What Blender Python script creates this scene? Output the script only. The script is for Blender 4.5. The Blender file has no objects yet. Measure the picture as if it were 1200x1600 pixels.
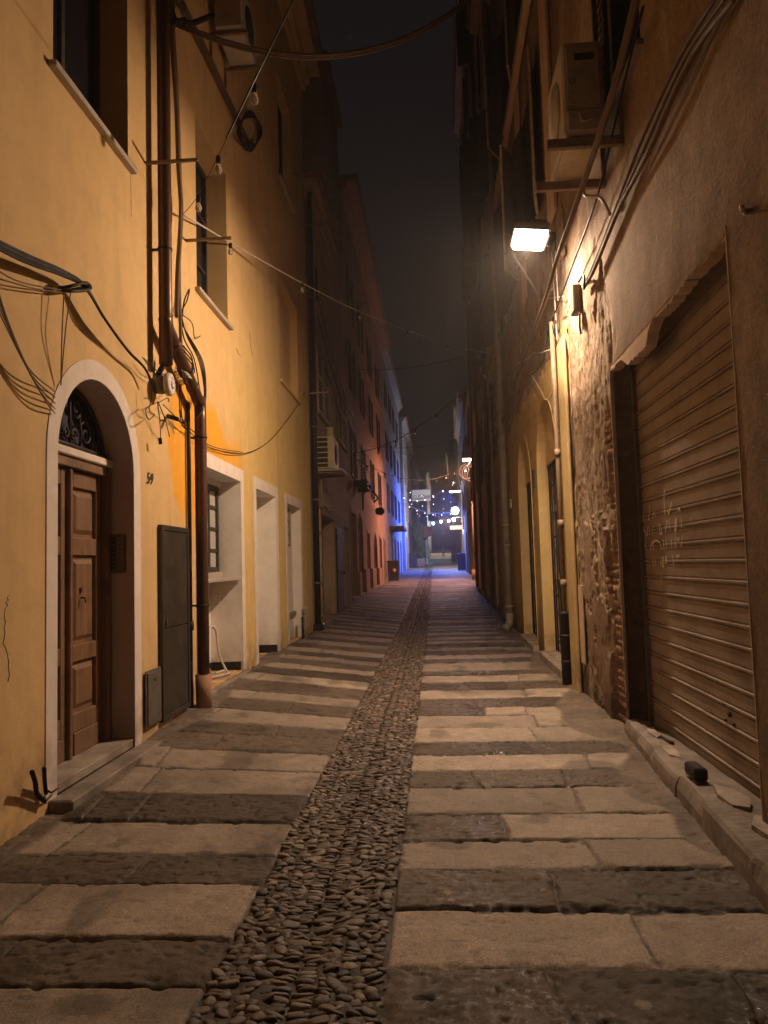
import bpy, math, random
import numpy as np
from mathutils import Matrix, Vector
random.seed(7)
rng = np.random.default_rng(11)
sc = bpy.context.scene
COL = sc.collection
R_ = math.radians
EYE = np.array([0.0, 0.0, 1.55])

# ------------------------------------------------------------------ camera
F_PX = 1155.0
YAW, PITCH, ROLL = R_(3.8364295), R_(4.07495), R_(-1.66)
cam_d = bpy.data.cameras.new("camera")
cam = bpy.data.objects.new("camera", cam_d)
COL.objects.link(cam)
CM = (Matrix.Rotation(YAW, 4, 'Z') @ Matrix.Rotation(math.pi/2 + PITCH, 4, 'X') @ Matrix.Rotation(ROLL, 4, 'Z'))
cam.matrix_world = Matrix.Translation((0, 0, 1.55)) @ CM
cam_d.sensor_fit = 'VERTICAL'
cam_d.sensor_height = 36.0
cam_d.lens = 36.0 * F_PX / 1600.0
cam_d.clip_start = 0.05
cam_d.clip_end = 1500
sc.camera = cam
M3 = np.array(CM.to_3x3())

def ray(px, py):
    return M3 @ np.array([(px-600)/F_PX, -(py-800)/F_PX, -1.0])
# a point of the photograph read back onto the left wall, the right wall (w metres proud of it) or a plane across the street
def Lp(px, py, w=0.0):
    d = ray(px, py); t = (-2.478+w)/(d[0]+.0104*d[1]); return EYE+t*d
def Rp(px, py, w=0.0):
    d = ray(px, py); t = (1.62-w)/(d[0]-.006*d[1]); return EYE+t*d
def Yp(px, py, y):
    d = ray(px, py); return EYE+d*(y/d[1])

def Gp(px, py):
    d = ray(px, py); return EYE-d*(1.55/d[2])
# ------------------------------------------------------------------ street geometry
def XL(u): return np.interp(u, [-8, 30, 43, 80, 100, 170], [-2.395, -2.79, -2.79, -2.6, -2.3, -1.6])
def XR(u): return np.interp(u, [-8, 18, 34, 45, 60, 80, 100, 170], [1.572, 1.728, 1.9, 2.1, 2.4, 2.6, 3.2, 5.4])
def gL(y): return np.interp(y, [-8, 3, 4.6, 6.3, 7.5, 10, 13, 16, 23.6, 34, 43, 60, 75, 92, 170], [-.02, .0, .03, .10, .16, .19, .19, .2, .4, .5, .65, .95, 1.45, 1.55, 4.6])
def gR(y): return np.interp(y, [-8, 9, 18, 24, 34, 43, 60, 75, 92, 170], [0, 0, .05, .22, .45, .65, .95, 1.45, 1.55, 4.6])

def vnoise(x, y, s=0):
    xi = np.floor(x).astype(np.int64); yi = np.floor(y).astype(np.int64)
    fx = x-xi; fy = y-yi
    fx = fx*fx*(3-2*fx); fy = fy*fy*(3-2*fy)
    def h(a, b):
        n = (a*374761393 + b*668265263 + s*982451653) & 0x7fffffff
        n = ((n ^ (n >> 13))*1274126177) & 0x7fffffff
        n = n ^ (n >> 16)
        return (n & 0xffff)/65535.0
    return (h(xi, yi)*(1-fx)+h(xi+1, yi)*fx)*(1-fy)+(h(xi, yi+1)*(1-fx)+h(xi+1, yi+1)*fx)*fy
def fbm(x, y, o=4, s=0):
    t = 0; a = .5
    x = np.asarray(x, float); y = np.asarray(y, float)
    for i in range(o):
        t = t+a*vnoise(x, y, s+i*17); a *= .5; x = x*2.03+11.3; y = y*2.03+5.7
    return t/(1-.5**o)
def sstep(a, b, x):
    t = np.clip((x-a)/(b-a), 0, 1); return t*t*(3-2*t)

# ------------------------------------------------------------------ materials
def newmat(name):
    m = bpy.data.materials.new(name); m.use_nodes = True
    nt = m.node_tree; b = nt.nodes['Principled BSDF']
    return m, nt, b
def N(nt, t, **k):
    n = nt.nodes.new(t)
    for a, v in k.items():
        if a.startswith('i_'): n.inputs[a[2:].replace('_', ' ')].default_value = v
        else: setattr(n, a, v)
    return n
def mapping(nt, scale):
    g = N(nt, 'ShaderNodeNewGeometry'); mp = N(nt, 'ShaderNodeMapping')
    mp.inputs['Scale'].default_value = scale
    nt.links.new(g.outputs['Position'], mp.inputs['Vector']); return mp.outputs['Vector']
def noise(nt, vec, scale, detail=5, rough=.6):
    n = N(nt, 'ShaderNodeTexNoise'); n.inputs['Scale'].default_value = scale; n.inputs['Detail'].default_value = detail
    n.inputs['Roughness'].default_value = rough
    nt.links.new(vec, n.inputs['Vector']); return n.outputs['Fac']
def ramp(nt, fac, stops):
    r = N(nt, 'ShaderNodeValToRGB'); e = r.color_ramp.elements
    while len(e) < len(stops): e.new(.5)
    for i, (p, c) in enumerate(stops):
        e[i].position = p; e[i].color = (*c, 1) if len(c) == 3 else c
    nt.links.new(fac, r.inputs['Fac']); return r.outputs['Color']
def g1(v): return (v, v, v)
def mix(nt, fac, a, b, mode='MIX'):
    m = N(nt, 'ShaderNodeMix', data_type='RGBA', blend_type=mode)
    for s, v in ((m.inputs['Factor'], fac), (m.inputs['A'], a), (m.inputs['B'], b)):
        if isinstance(v, (int, float)): s.default_value = v
        elif isinstance(v, tuple): s.default_value = (*v, 1)
        else: nt.links.new(v, s)
    return m.outputs['Result']
def bump(nt, b, h, strength, dist=.01):
    n = N(nt, 'ShaderNodeBump'); n.inputs['Strength'].default_value = strength; n.inputs['Distance'].default_value = dist
    nt.links.new(h, n.inputs['Height']); nt.links.new(n.outputs['Normal'], b.inputs['Normal'])

def plaster(name, c1, c2, dirt=(.12, .09, .07), dirt_amt=.35, rough=.92, streak=.4, bmp=.35, orange=False, foot=.6):
    m, nt, b = newmat(name)
    v = mapping(nt, (1, 1, 1)); vs = mapping(nt, (2.2, 2.2, .22))
    big = noise(nt, v, .55, 6, .62); mid = noise(nt, v, 4.5, 6, .65); st = noise(nt, vs, 1.6, 6, .65)
    fine = noise(nt, v, 90, 3, .6)
    col = mix(nt, ramp(nt, big, [(.35, g1(0)), (.68, g1(1))]), c1, c2)
    if orange:                                         # a fresh coat of stronger colour between the door and the bar window
        sx = N(nt, 'ShaderNodeSeparateXYZ'); nt.links.new(N(nt, 'ShaderNodeNewGeometry').outputs['Position'], sx.inputs[0])
        def math_(op, a, b2=None):
            k = N(nt, 'ShaderNodeMath', operation=op)
            for i, q in enumerate((a, b2)):
                if q is None: continue
                if isinstance(q, (int, float)): k.inputs[i].default_value = q
                else: nt.links.new(q, k.inputs[i])
            return k.outputs[0]
        w = math_('MULTIPLY', math_('SUBTRACT', noise(nt, v, 1.6, 3, .5), .5), .55)
        y = math_('ADD', sx.outputs['Y'], w); z = math_('ADD', sx.outputs['Z'], w)
        # left limit leans, upper limit falls away from the pipe
        a = math_('SUBTRACT', y, math_('ADD', 6.95, math_('MULTIPLY', math_('SUBTRACT', 2.8, z), .25)))
        def sm(val, lo, hi):
            k = N(nt, 'ShaderNodeMapRange', interpolation_type='SMOOTHSTEP')
            k.inputs['From Min'].default_value = lo; k.inputs['From Max'].default_value = hi
            nt.links.new(val, k.inputs['Value']); return k.outputs[0]
        left = sm(a, 0, .22)
        top = sm(math_('SUBTRACT', math_('SUBTRACT', 3.62, math_('MULTIPLY', math_('MAXIMUM', math_('SUBTRACT', y, 7.9), 0.0), .22)), z), 0, .22)
        low = sm(z, 1.75, 2.3)
        right = sm(math_('SUBTRACT', 10.0, y), 0, .3)
        fac = math_('MULTIPLY', math_('MULTIPLY', left, top), math_('MULTIPLY', low, right))
        col = mix(nt, fac, col, (.80, .37, .022))
        # deeper yellow on the stretch towards the far corner
        far = sm(math_('ADD', sx.outputs['Y'], w), 8.6, 10.6)
        low2 = sm(math_('SUBTRACT', 4.6, z), -1.2, 1.2)
        col = mix(nt, math_('MULTIPLY', math_('MULTIPLY', far, low2), .6), col, (.74, .54, .17))
    col = mix(nt, ramp(nt, mid, [(.42, g1(0)), (.75, g1(1))]), col, mix(nt, .22, col, dirt))
    col = mix(nt, ramp(nt, st, [(.52, g1(0)), (.74, g1(streak))]), col, mix(nt, dirt_amt, col, dirt))
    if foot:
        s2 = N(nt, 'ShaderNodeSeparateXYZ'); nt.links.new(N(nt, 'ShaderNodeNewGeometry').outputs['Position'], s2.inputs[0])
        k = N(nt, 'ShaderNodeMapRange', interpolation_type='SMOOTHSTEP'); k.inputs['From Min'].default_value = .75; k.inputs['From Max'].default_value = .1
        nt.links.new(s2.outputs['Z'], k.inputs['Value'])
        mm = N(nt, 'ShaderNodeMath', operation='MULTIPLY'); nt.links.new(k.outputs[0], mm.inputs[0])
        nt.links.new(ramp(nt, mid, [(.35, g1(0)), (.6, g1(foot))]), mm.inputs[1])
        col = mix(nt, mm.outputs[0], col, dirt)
    nt.links.new(col, b.inputs['Base Color']); b.inputs['Roughness'].default_value = rough
    h = N(nt, 'ShaderNodeMath', operation='ADD'); nt.links.new(mid, h.inputs[0])
    h2 = N(nt, 'ShaderNodeMath', operation='MULTIPLY'); nt.links.new(fine, h2.inputs[0]); h2.inputs[1].default_value = .22
    nt.links.new(h2.outputs[0], h.inputs[1]); bump(nt, b, h.outputs[0], bmp, .02)
    return m
def paint(name, c, rough=.5, metal=0., var=.35, scale=9, dirt=(.06, .045, .035), bmp=.1):
    m, nt, b = newmat(name); v = mapping(nt, (1, 1, 1))
    n = noise(nt, v, scale, 6, .65)
    col = mix(nt, ramp(nt, n, [(.45, g1(0)), (.78, g1(var))]), c, dirt)
    nt.links.new(col, b.inputs['Base Color']); b.inputs['Metallic'].default_value = metal
    nt.links.new(ramp(nt, n, [(.3, g1(max(rough-.1, .05))), (.8, g1(min(rough+.2, 1)))]), b.inputs['Roughness'])
    bump(nt, b, noise(nt, v, scale*9, 3, .6), bmp, .003); return m
def wood(name, c1, c2, rough=.55):
    m, nt, b = newmat(name); v = mapping(nt, (26, 26, 1.4))
    n = noise(nt, v, 1.0, 6, .62); n2 = noise(nt, mapping(nt, (1, 1, 1)), 3.2, 5, .6)
    col = mix(nt, ramp(nt, n, [(.34, g1(0)), (.66, g1(1))]), c1, c2)
    col = mix(nt, ramp(nt, n2, [(.5, g1(0)), (.75, g1(.55))]), col, (.03, .017, .01))
    s2 = N(nt, 'ShaderNodeSeparateXYZ'); nt.links.new(N(nt, 'ShaderNodeNewGeometry').outputs['Position'], s2.inputs[0])
    k = N(nt, 'ShaderNodeMapRange'); k.inputs['From Min'].default_value = .75; k.inputs['From Max'].default_value = .15
    nt.links.new(s2.outputs['Z'], k.inputs['Value'])
    mm = N(nt, 'ShaderNodeMath', operation='MULTIPLY'); nt.links.new(k.outputs[0], mm.inputs[0]); nt.links.new(n, mm.inputs[1])
    col = mix(nt, mm.outputs[0], col, (.16, .11, .075))    # bare, weathered wood along the foot
    nt.links.new(col, b.inputs['Base Color']); b.inputs['Roughness'].default_value = rough
    bump(nt, b, n, .25, .004); return m
def glass(name, c=(.012, .013, .02), rough=.12):
    m, nt, b = newmat(name); b.inputs['Base Color'].default_value = (*c, 1)
    b.inputs['Roughness'].default_value = rough; b.inputs['Specular IOR Level'].default_value = .6
    nt.links.new(ramp(nt, noise(nt, mapping(nt, (1, 1, 1)), 3, 4), [(.3, g1(rough)), (.8, g1(rough+.2))]), b.inputs['Roughness']); return m
def emit(name, c, s):
    m, nt, b = newmat(name); b.inputs['Base Color'].default_value = (.8, .8, .8, 1)
    b.inputs['Emission Color'].default_value = (*c, 1); b.inputs['Emission Strength'].default_value = s; m.cycles.emission_sampling = 'NONE'; return m
def vcol(name, rough=.9, spec=.4, fine=60, bmp=.5, wet=False, dist=.012, var=.35):
    m, nt, b = newmat(name); a = N(nt, 'ShaderNodeVertexColor', layer_name='Col'); v = mapping(nt, (1, 1, 1))
    n = noise(nt, v, fine, 6, .75); n2 = noise(nt, v, 7, 5, .6); n3 = noise(nt, v, fine*2.6, 2, .5)
    col = mix(nt, 1.0, a.outputs['Color'], ramp(nt, n, [(.25, g1(1-var)), (.75, g1(1+var*.5))]), 'MULTIPLY')
    col = mix(nt, 1.0, col, ramp(nt, n3, [(.33, g1(1-var)), (.5, g1(1)), (.68, g1(1+var*.4))]), 'MULTIPLY')
    col = mix(nt, 1.0, col, ramp(nt, n2, [(.3, g1(.74)), (.7, g1(1.1))]), 'MULTIPLY')
    nt.links.new(col, b.inputs['Base Color']); b.inputs['Specular IOR Level'].default_value = spec
    if wet:                                             # patches still wet from the rain: alpha of the colour layer says where water lies
        rr = mix(nt, ramp(nt, n2, [(.42, g1(.0)), (.62, g1(1))]), g1(rough-.14), g1(rough))
        w = N(nt, 'ShaderNodeMath', operation='MULTIPLY'); nt.links.new(a.outputs['Alpha'], w.inputs[0])
        nt.links.new(ramp(nt, noise(nt, v, 24, 5, .7), [(.5, g1(0)), (.6, g1(1))]), w.inputs[1])
        rr = mix(nt, w.outputs[0], rr, g1(.08)); nt.links.new(rr, b.inputs['Roughness'])
    else: b.inputs['Roughness'].default_value = rough
    bump(nt, b, n, bmp, dist); return m

M = {}
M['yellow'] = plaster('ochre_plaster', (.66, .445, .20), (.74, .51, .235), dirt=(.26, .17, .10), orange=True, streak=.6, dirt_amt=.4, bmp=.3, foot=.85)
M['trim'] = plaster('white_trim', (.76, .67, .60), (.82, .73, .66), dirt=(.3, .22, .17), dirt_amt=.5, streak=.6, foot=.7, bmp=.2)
M['recess'] = plaster('recess_plaster', (.56, .46, .40), (.48, .39, .33), dirt=(.2, .15, .12), bmp=.3)
M['niche_white'] = plaster('niche_white', (.82, .78, .72), (.76, .71, .65), dirt=(.3, .24, .2), dirt_amt=.5, bmp=.3)
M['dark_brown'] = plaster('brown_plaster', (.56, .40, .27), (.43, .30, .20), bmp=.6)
M['pale_base'] = plaster('pale_base', (.36, .29, .22), (.27, .21, .16), bmp=.6)
M['orange_wall'] = plaster('terracotta_plaster', (.50, .27, .15), (.40, .21, .12), bmp=.6)
M['blue_wall'] = plaster('pale_plaster', (.42, .42, .42), (.32, .33, .35), bmp=.5)
M['grey_wall'] = plaster('grey_plaster', (.26, .22, .19), (.19, .16, .14), bmp=.6)
M['pink_wall'] = plaster('pinkish_plaster', (.42, .28, .21), (.33, .22, .17), bmp=.6)
M['tan_wall'] = plaster('tan_plaster', (.70, .53, .38), (.58, .43, .31), dirt=(.2, .075, .055), bmp=.6, streak=.7, dirt_amt=.6)
M['peeling'] = plaster('peeling_paint', (.62, .55, .46), (.30, .22, .15), dirt=(.10, .07, .05), dirt_amt=.8, streak=.8, bmp=.8)
M['cement'] = plaster('grey_cement', (.60, .50, .42), (.50, .42, .35), bmp=.4, dirt_amt=.3)
M['niche_yellow'] = plaster('niche_yellow', (.62, .47, .22), (.56, .41, .18), bmp=.5, dirt=(.2, .13, .07))
M['ruin'] = vcol('ruined_plaster', rough=.95, spec=.2, fine=20, bmp=.6, var=.2)
M['paving'] = vcol('stone_paving', rough=.8, spec=.45, fine=75, bmp=.55, wet=True, dist=.008, var=.42)
M['pebble'] = vcol('river_pebbles', rough=.5, spec=.5, fine=95, bmp=.6, dist=.006, var=.45)
M['step_stone'] = plaster('step_stone', (.34, .29, .25), (.28, .24, .2), dirt=(.09, .07, .055), dirt_amt=.5, bmp=.6, rough=.8)
M['marble'] = plaster('worn_marble', (.5, .44, .37), (.38, .32, .27), dirt=(.14, .1, .08), dirt_amt=.5, bmp=.5, rough=.6)
M['door_wood'] = wood('old_walnut', (.17, .088, .045), (.27, .15, .08))
M['shutter_wood'] = paint('shutter_paint', (.55, .46, .36), .7, var=.6)
M['dark_shutter'] = paint('dark_shutter_paint', (.045, .035, .03), .7)
M['iron'] = paint('wrought_iron', (.035, .03, .028), .55, .3, .4, dirt=(.12, .07, .04))
M['iron_pale'] = paint('flaking_iron', (.30, .22, .14), .7, .0, .9, 26, dirt=(.05, .03, .02))
M['brown_pipe'] = paint('brown_copper_pipe', (.105, .048, .026), .38, .35, .5, 6, dirt=(.045, .025, .015))
M['black_pipe'] = paint('black_pipe', (.02, .017, .016), .45)
M['grey_pipe'] = paint('grey_pipe', (.36, .32, .27), .5, var=.5, scale=4)
M['pink_pipe'] = paint('buff_pipe', (.5, .33, .22), .55)
M['terracotta'] = paint('terracotta_foot', (.42, .23, .15), .8)
M['cabinet'] = paint('dark_green_cabinet', (.05, .042, .034), .5, .2, .4, 5, dirt=(.09, .065, .045))
M['grey_metal'] = paint('grey_metal', (.20, .175, .15), .5, .5, .5)
M['cable'] = paint('black_cable', (.022, .018, .016), .55)
M['cable_tan'] = paint('dusty_cable', (.14, .085, .05), .7)
M['cable_pale'] = paint('pale_cable', (.5, .42, .34), .6)
M['ac'] = paint('aged_white_casing', (.50, .44, .38), .55, var=.6, scale=5, dirt=(.14, .1, .07))
M['ac_cream'] = paint('cream_casing', (.62, .52, .32), .55, var=.5, scale=5, dirt=(.2, .13, .06))
M['ac_dark'] = paint('grille_dark', (.03, .027, .025), .7)
M['bracket'] = paint('rusty_bracket', (.30, .22, .15), .7, .2, .7, 14, dirt=(.09, .05, .03))
M['roller'] = paint('brown_roller_shutter', (.33, .26, .205), .6, .15, .75, 2.2, dirt=(.15, .105, .075), bmp=.15)
M['glass'] = glass('dark_glass')
M['milky'] = paint('frosted_glass', (.50, .50, .46), .3, var=.25, scale=5, dirt=(.32, .3, .26))
M['window_frame'] = paint('window_frame_dark', (.04, .032, .03), .5)
M['purple_glass'] = glass('fanlight_glass', (.045, .04, .075), .25)
M['ink'] = paint('black_paint', (.02, .016, .014), .7, var=.1)
M['chalk'] = paint('chalky_paint', (.78, .68, .55), .8, var=.4, scale=40)
M['brass'] = paint('dull_brass', (.16, .10, .055), .42, .6, .5, 20)
M['white_plastic'] = paint('white_plastic', (.62, .55, .48), .5, var=.25)
for k_, v_ in (('cable', .12), ('black_pipe', .25), ('iron', .25)): M[k_].node_tree.nodes['Principled BSDF'].inputs['Specular IOR Level'].default_value = v_
M['bulb'] = None
m, nt, b = newmat('clear_bulb'); b.inputs['Base Color'].default_value = (.85, .82, .75, 1); b.inputs['Roughness'].default_value = .08
b.inputs['Transmission Weight'].default_value = .75; b.inputs['IOR'].default_value = 1.3; M['bulb'] = m
M['bulb_lit'] = emit('bulb_glow', (.9, .92, 1.0), 2.6)
M['leaf'] = paint('leaf_green', (.10, .17, .045), .5, var=.5, scale=7, dirt=(.16, .19, .06))
M['bark'] = paint('bark', (.08, .055, .035), .9)
M['bin'] = paint('bin_plastic', (.03, .03, .033), .5)
M['sign'] = paint('white_sign_board', (.6, .6, .58), .5, var=.2)
M['parasol'] = paint('rust_canvas', (.46, .22, .09), .85, var=.3)
M['tile'] = paint('roof_tile', (.26, .14, .09), .9, var=.6, scale=3)
M['lamp_body'] = paint('lamp_casing', (.16, .14, .13), .5, .3)

# ------------------------------------------------------------------ mesh collecting
def frL(u, v, w): return (XL(u)+w, u, v)
def frR(u, v, w): return (XR(u)-w, u, v)
def frW(x, y, z): return (x, y, z)
def tag(o, label=None, cat=None, group=None, kind=None):
    if label: o['label'] = label
    if cat: o['category'] = cat
    if group: o['group'] = group
    if kind: o['kind'] = kind
    return o
def empty(name, loc, label=None, cat=None, group=None):
    o = bpy.data.objects.new(name, None); COL.objects.link(o); o.location = loc; o.empty_display_size = .2
    return tag(o, label, cat, group)
def wloc(o):
    p = Vector((0, 0, 0))
    while o: p += o.location; o = o.parent
    return p
class MB:
    def __init__(s, fr=frW): s.v = []; s.f = []; s.fr = fr; s.sm = []
    def add(s, vs, fs, smooth=False):
        n = len(s.v); s.v += [tuple(float(q) for q in s.fr(*p)) for p in vs]
        s.f += [tuple(i+n for i in f) for f in fs]; s.sm += [smooth]*len(fs); return s
    def box(s, a, b, c=0.0):
        (x0, y0, z0), (x1, y1, z1) = a, b
        if x0 > x1: x0, x1 = x1, x0
        if y0 > y1: y0, y1 = y1, y0
        if z0 > z1: z0, z1 = z1, z0
        c = min(c, .45*(x1-x0), .45*(y1-y0), .45*(z1-z0))
        if c <= 0:
            vs = [(x, y, z) for x in (x0, x1) for y in (y0, y1) for z in (z0, z1)]
            fs = [(0, 1, 3, 2), (4, 6, 7, 5), (0, 4, 5, 1), (2, 3, 7, 6), (0, 2, 6, 4), (1, 5, 7, 3)]
            return s.add(vs, fs)
        vs = []; idx = {}
        for i, x in enumerate((x0, x1)):
            for j, y in enumerate((y0, y1)):
                for k, z in enumerate((z0, z1)):
                    sx, sy, sz = (c if i == 0 else -c), (c if j == 0 else -c), (c if k == 0 else -c)
                    idx[i, j, k] = len(vs); vs += [(x, y+sy, z+sz), (x+sx, y, z+sz), (x+sx, y+sy, z)]
        fs = []
        for ax in range(3):
            o = [q for q in range(3) if q != ax]
            for e in (0, 1):
                ring = []
                for p in ((0, 0), (1, 0), (1, 1), (0, 1)):
                    t = [0, 0, 0]; t[ax] = e; t[o[0]] = p[0]; t[o[1]] = p[1]; ring.append(idx[tuple(t)]+ax)
                fs.append(tuple(ring))
            for p in ((0, 0), (0, 1), (1, 0), (1, 1)):
                ta = [0, 0, 0]; tb = [0, 0, 0]; ta[o[0]] = tb[o[0]] = p[0]; ta[o[1]] = tb[o[1]] = p[1]; tb[ax] = 1
                a0, b0 = idx[tuple(ta)], idx[tuple(tb)]
                fs.append((a0+o[0], b0+o[0], b0+o[1], a0+o[1]))
        for t in idx.values(): fs.append((t, t+1, t+2))
        return s.add(vs, fs)
    def tube(s, pts, r, n=7, caps=True, smooth=True):
        P = [np.array(p, float) for p in pts]; rr = r if hasattr(r, '__len__') else [r]*len(P)
        vs = []; fs = []; prev = None
        for i, p in enumerate(P):
            t = P[min(i+1, len(P)-1)]-P[max(i-1, 0)]; L = np.linalg.norm(t); t = t/L if L > 1e-9 else np.array([0, 0, 1.])
            if prev is None:
                a = np.array([0, 0, 1.]) if abs(t[2]) < .9 else np.array([1., 0, 0]); x = np.cross(a, t)
            else: x = prev-t*np.dot(prev, t)
            x /= np.linalg.norm(x); prev = x; y = np.cross(t, x)
            for k in range(n):
                an = 2*math.pi*k/n; vs.append(tuple(p+rr[i]*(math.cos(an)*x+math.sin(an)*y)))
        for i in range(len(P)-1):
            for k in range(n):
                fs.append((i*n+k, i*n+(k+1) % n, (i+1)*n+(k+1) % n, (i+1)*n+k))
        if caps: fs += [tuple(range(n))[::-1], tuple(range((len(P)-1)*n, len(P)*n))]
        return s.add(vs, fs, smooth)
    def lathe(s, c, prof, n=12, axis='z'):
        vs = []; fs = []
        for (r, h) in prof:
            for k in range(n):
                a = 2*math.pi*k/n; q = (r*math.cos(a), r*math.sin(a), h)
                if axis == 'x': q = (q[2], q[0], q[1])
                if axis == 'y': q = (q[0], q[2], q[1])
                vs.append((c[0]+q[0], c[1]+q[1], c[2]+q[2]))
        for i in range(len(prof)-1):
            for k in range(n): fs.append((i*n+k, i*n+(k+1) % n, (i+1)*n+(k+1) % n, (i+1)*n+k))
        fs += [tuple(range(n))[::-1], tuple(range((len(prof)-1)*n, len(prof)*n))]
        return s.add(vs, fs, True)
    def poly(s, vs): return s.add(vs, [tuple(range(len(vs)))])
    def prism(s, pts, w0, w1):                 # outline in (u, v), from depth w0 to w1
        n = len(pts); vs = [(u, v, w0) for u, v in pts]+[(u, v, w1) for u, v in pts]
        fs = [tuple(range(n)), tuple(range(n, 2*n))[::-1]]+[(i, (i+1) % n, n+(i+1) % n, n+i) for i in range(n)]
        return s.add(vs, fs)
    def build(s, name, mat, parent=None, cols=None, kind=None):
        o = mesh_obj(name, np.array(s.v, float), s.f, mat, parent, s.sm)
        if kind: o['kind'] = kind
        return o
def mesh_obj(name, V, F, mat, parent=None, sm=None, cols=None, fixn=True):
    off = np.array(wloc(parent)) if parent else (np.zeros(3))
    base = None
    if parent is None and len(V):
        base = np.array([(V[:, 0].min()+V[:, 0].max())/2, (V[:, 1].min()+V[:, 1].max())/2, V[:, 2].min()]); off = base
    me = bpy.data.meshes.new(name)
    me.from_pydata((V-off).tolist(), [], F if isinstance(F, list) else F.tolist())
    if sm is not None: me.polygons.foreach_set('use_smooth', list(sm) if hasattr(sm, '__len__') else [sm]*len(me.polygons))
    if cols is not None:
        a = me.color_attributes.new('Col', 'FLOAT_COLOR', 'POINT'); a.data.foreach_set('color', np.asarray(cols, np.float32).ravel())
    if fixn:
        import bmesh
        bm = bmesh.new(); bm.from_mesh(me); bmesh.ops.recalc_face_normals(bm, faces=bm.faces); bm.to_mesh(me); bm.free()
    if mat: me.materials.append(mat)
    o = bpy.data.objects.new(name, me); COL.objects.link(o)
    if parent: o.parent = parent
    elif base is not None: o.location = base
    return o
def copy_tree(o, parent=None):
    c = o.copy(); COL.objects.link(c); c.parent = parent
    for ch in o.children: copy_tree(ch, c)
    return c
def catenary(p, q, sag, n=14, jit=0.):
    p, q = np.array(p, float), np.array(q, float); out = []
    for i in range(n+1):
        t = i/n; r = p+(q-p)*t; r[2] -= sag*4*t*(1-t)
        if jit and 0 < i < n: r += rng.normal(0, jit, 3)
        out.append(r)
    return out
def spline(pts, k=6):
    P = [np.array(p, float) for p in pts]; P = [2*P[0]-P[1]]+P+[2*P[-1]-P[-2]]; out = []
    for i in range(1, len(P)-2):
        a, b_, c, d = P[i-1:i+3]
        for j in range(k):
            t = j/k
            out.append(.5*((2*b_)+(c-a)*t+(2*a-5*b_+4*c-d)*t*t+(3*b_-a-3*c+d)*t**3))
    out.append(P[-2]); return out
def tubes(name, paths, r, mat, parent=None, n=6):
    mb = MB()
    for i, p in enumerate(paths): mb.tube(p, r[i] if isinstance(r, list) else r, n)
    return mb.build(name, mat, parent)
def text_mesh(body, name, size, mat, parent, origin, xdir, ydir, ext=.004, shear=0., align='LEFT', wide=1.0):
    cu = bpy.data.curves.new(name, 'FONT'); cu.body = body; cu.size = size; cu.extrude = ext; cu.shear = shear; cu.align_x = align
    t = bpy.data.objects.new(name+'_curve', cu); COL.objects.link(t)
    dg = bpy.context.evaluated_depsgraph_get(); me = bpy.data.meshes.new_from_object(t.evaluated_get(dg))
    bpy.data.objects.remove(t)
    X = Vector(xdir).normalized(); Y = Vector(ydir).normalized(); Z = X.cross(Y)
    mt = Matrix((X*wide, Y, Z)).transposed().to_4x4(); mt.translation = Vector(origin)-(wloc(parent) if parent else Vector())
    me.transform(mt); me.name = name; me.materials.clear(); me.materials.append(mat)
    o = bpy.data.objects.new(name, me); COL.objects.link(o); o.parent = parent
    return o

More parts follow.
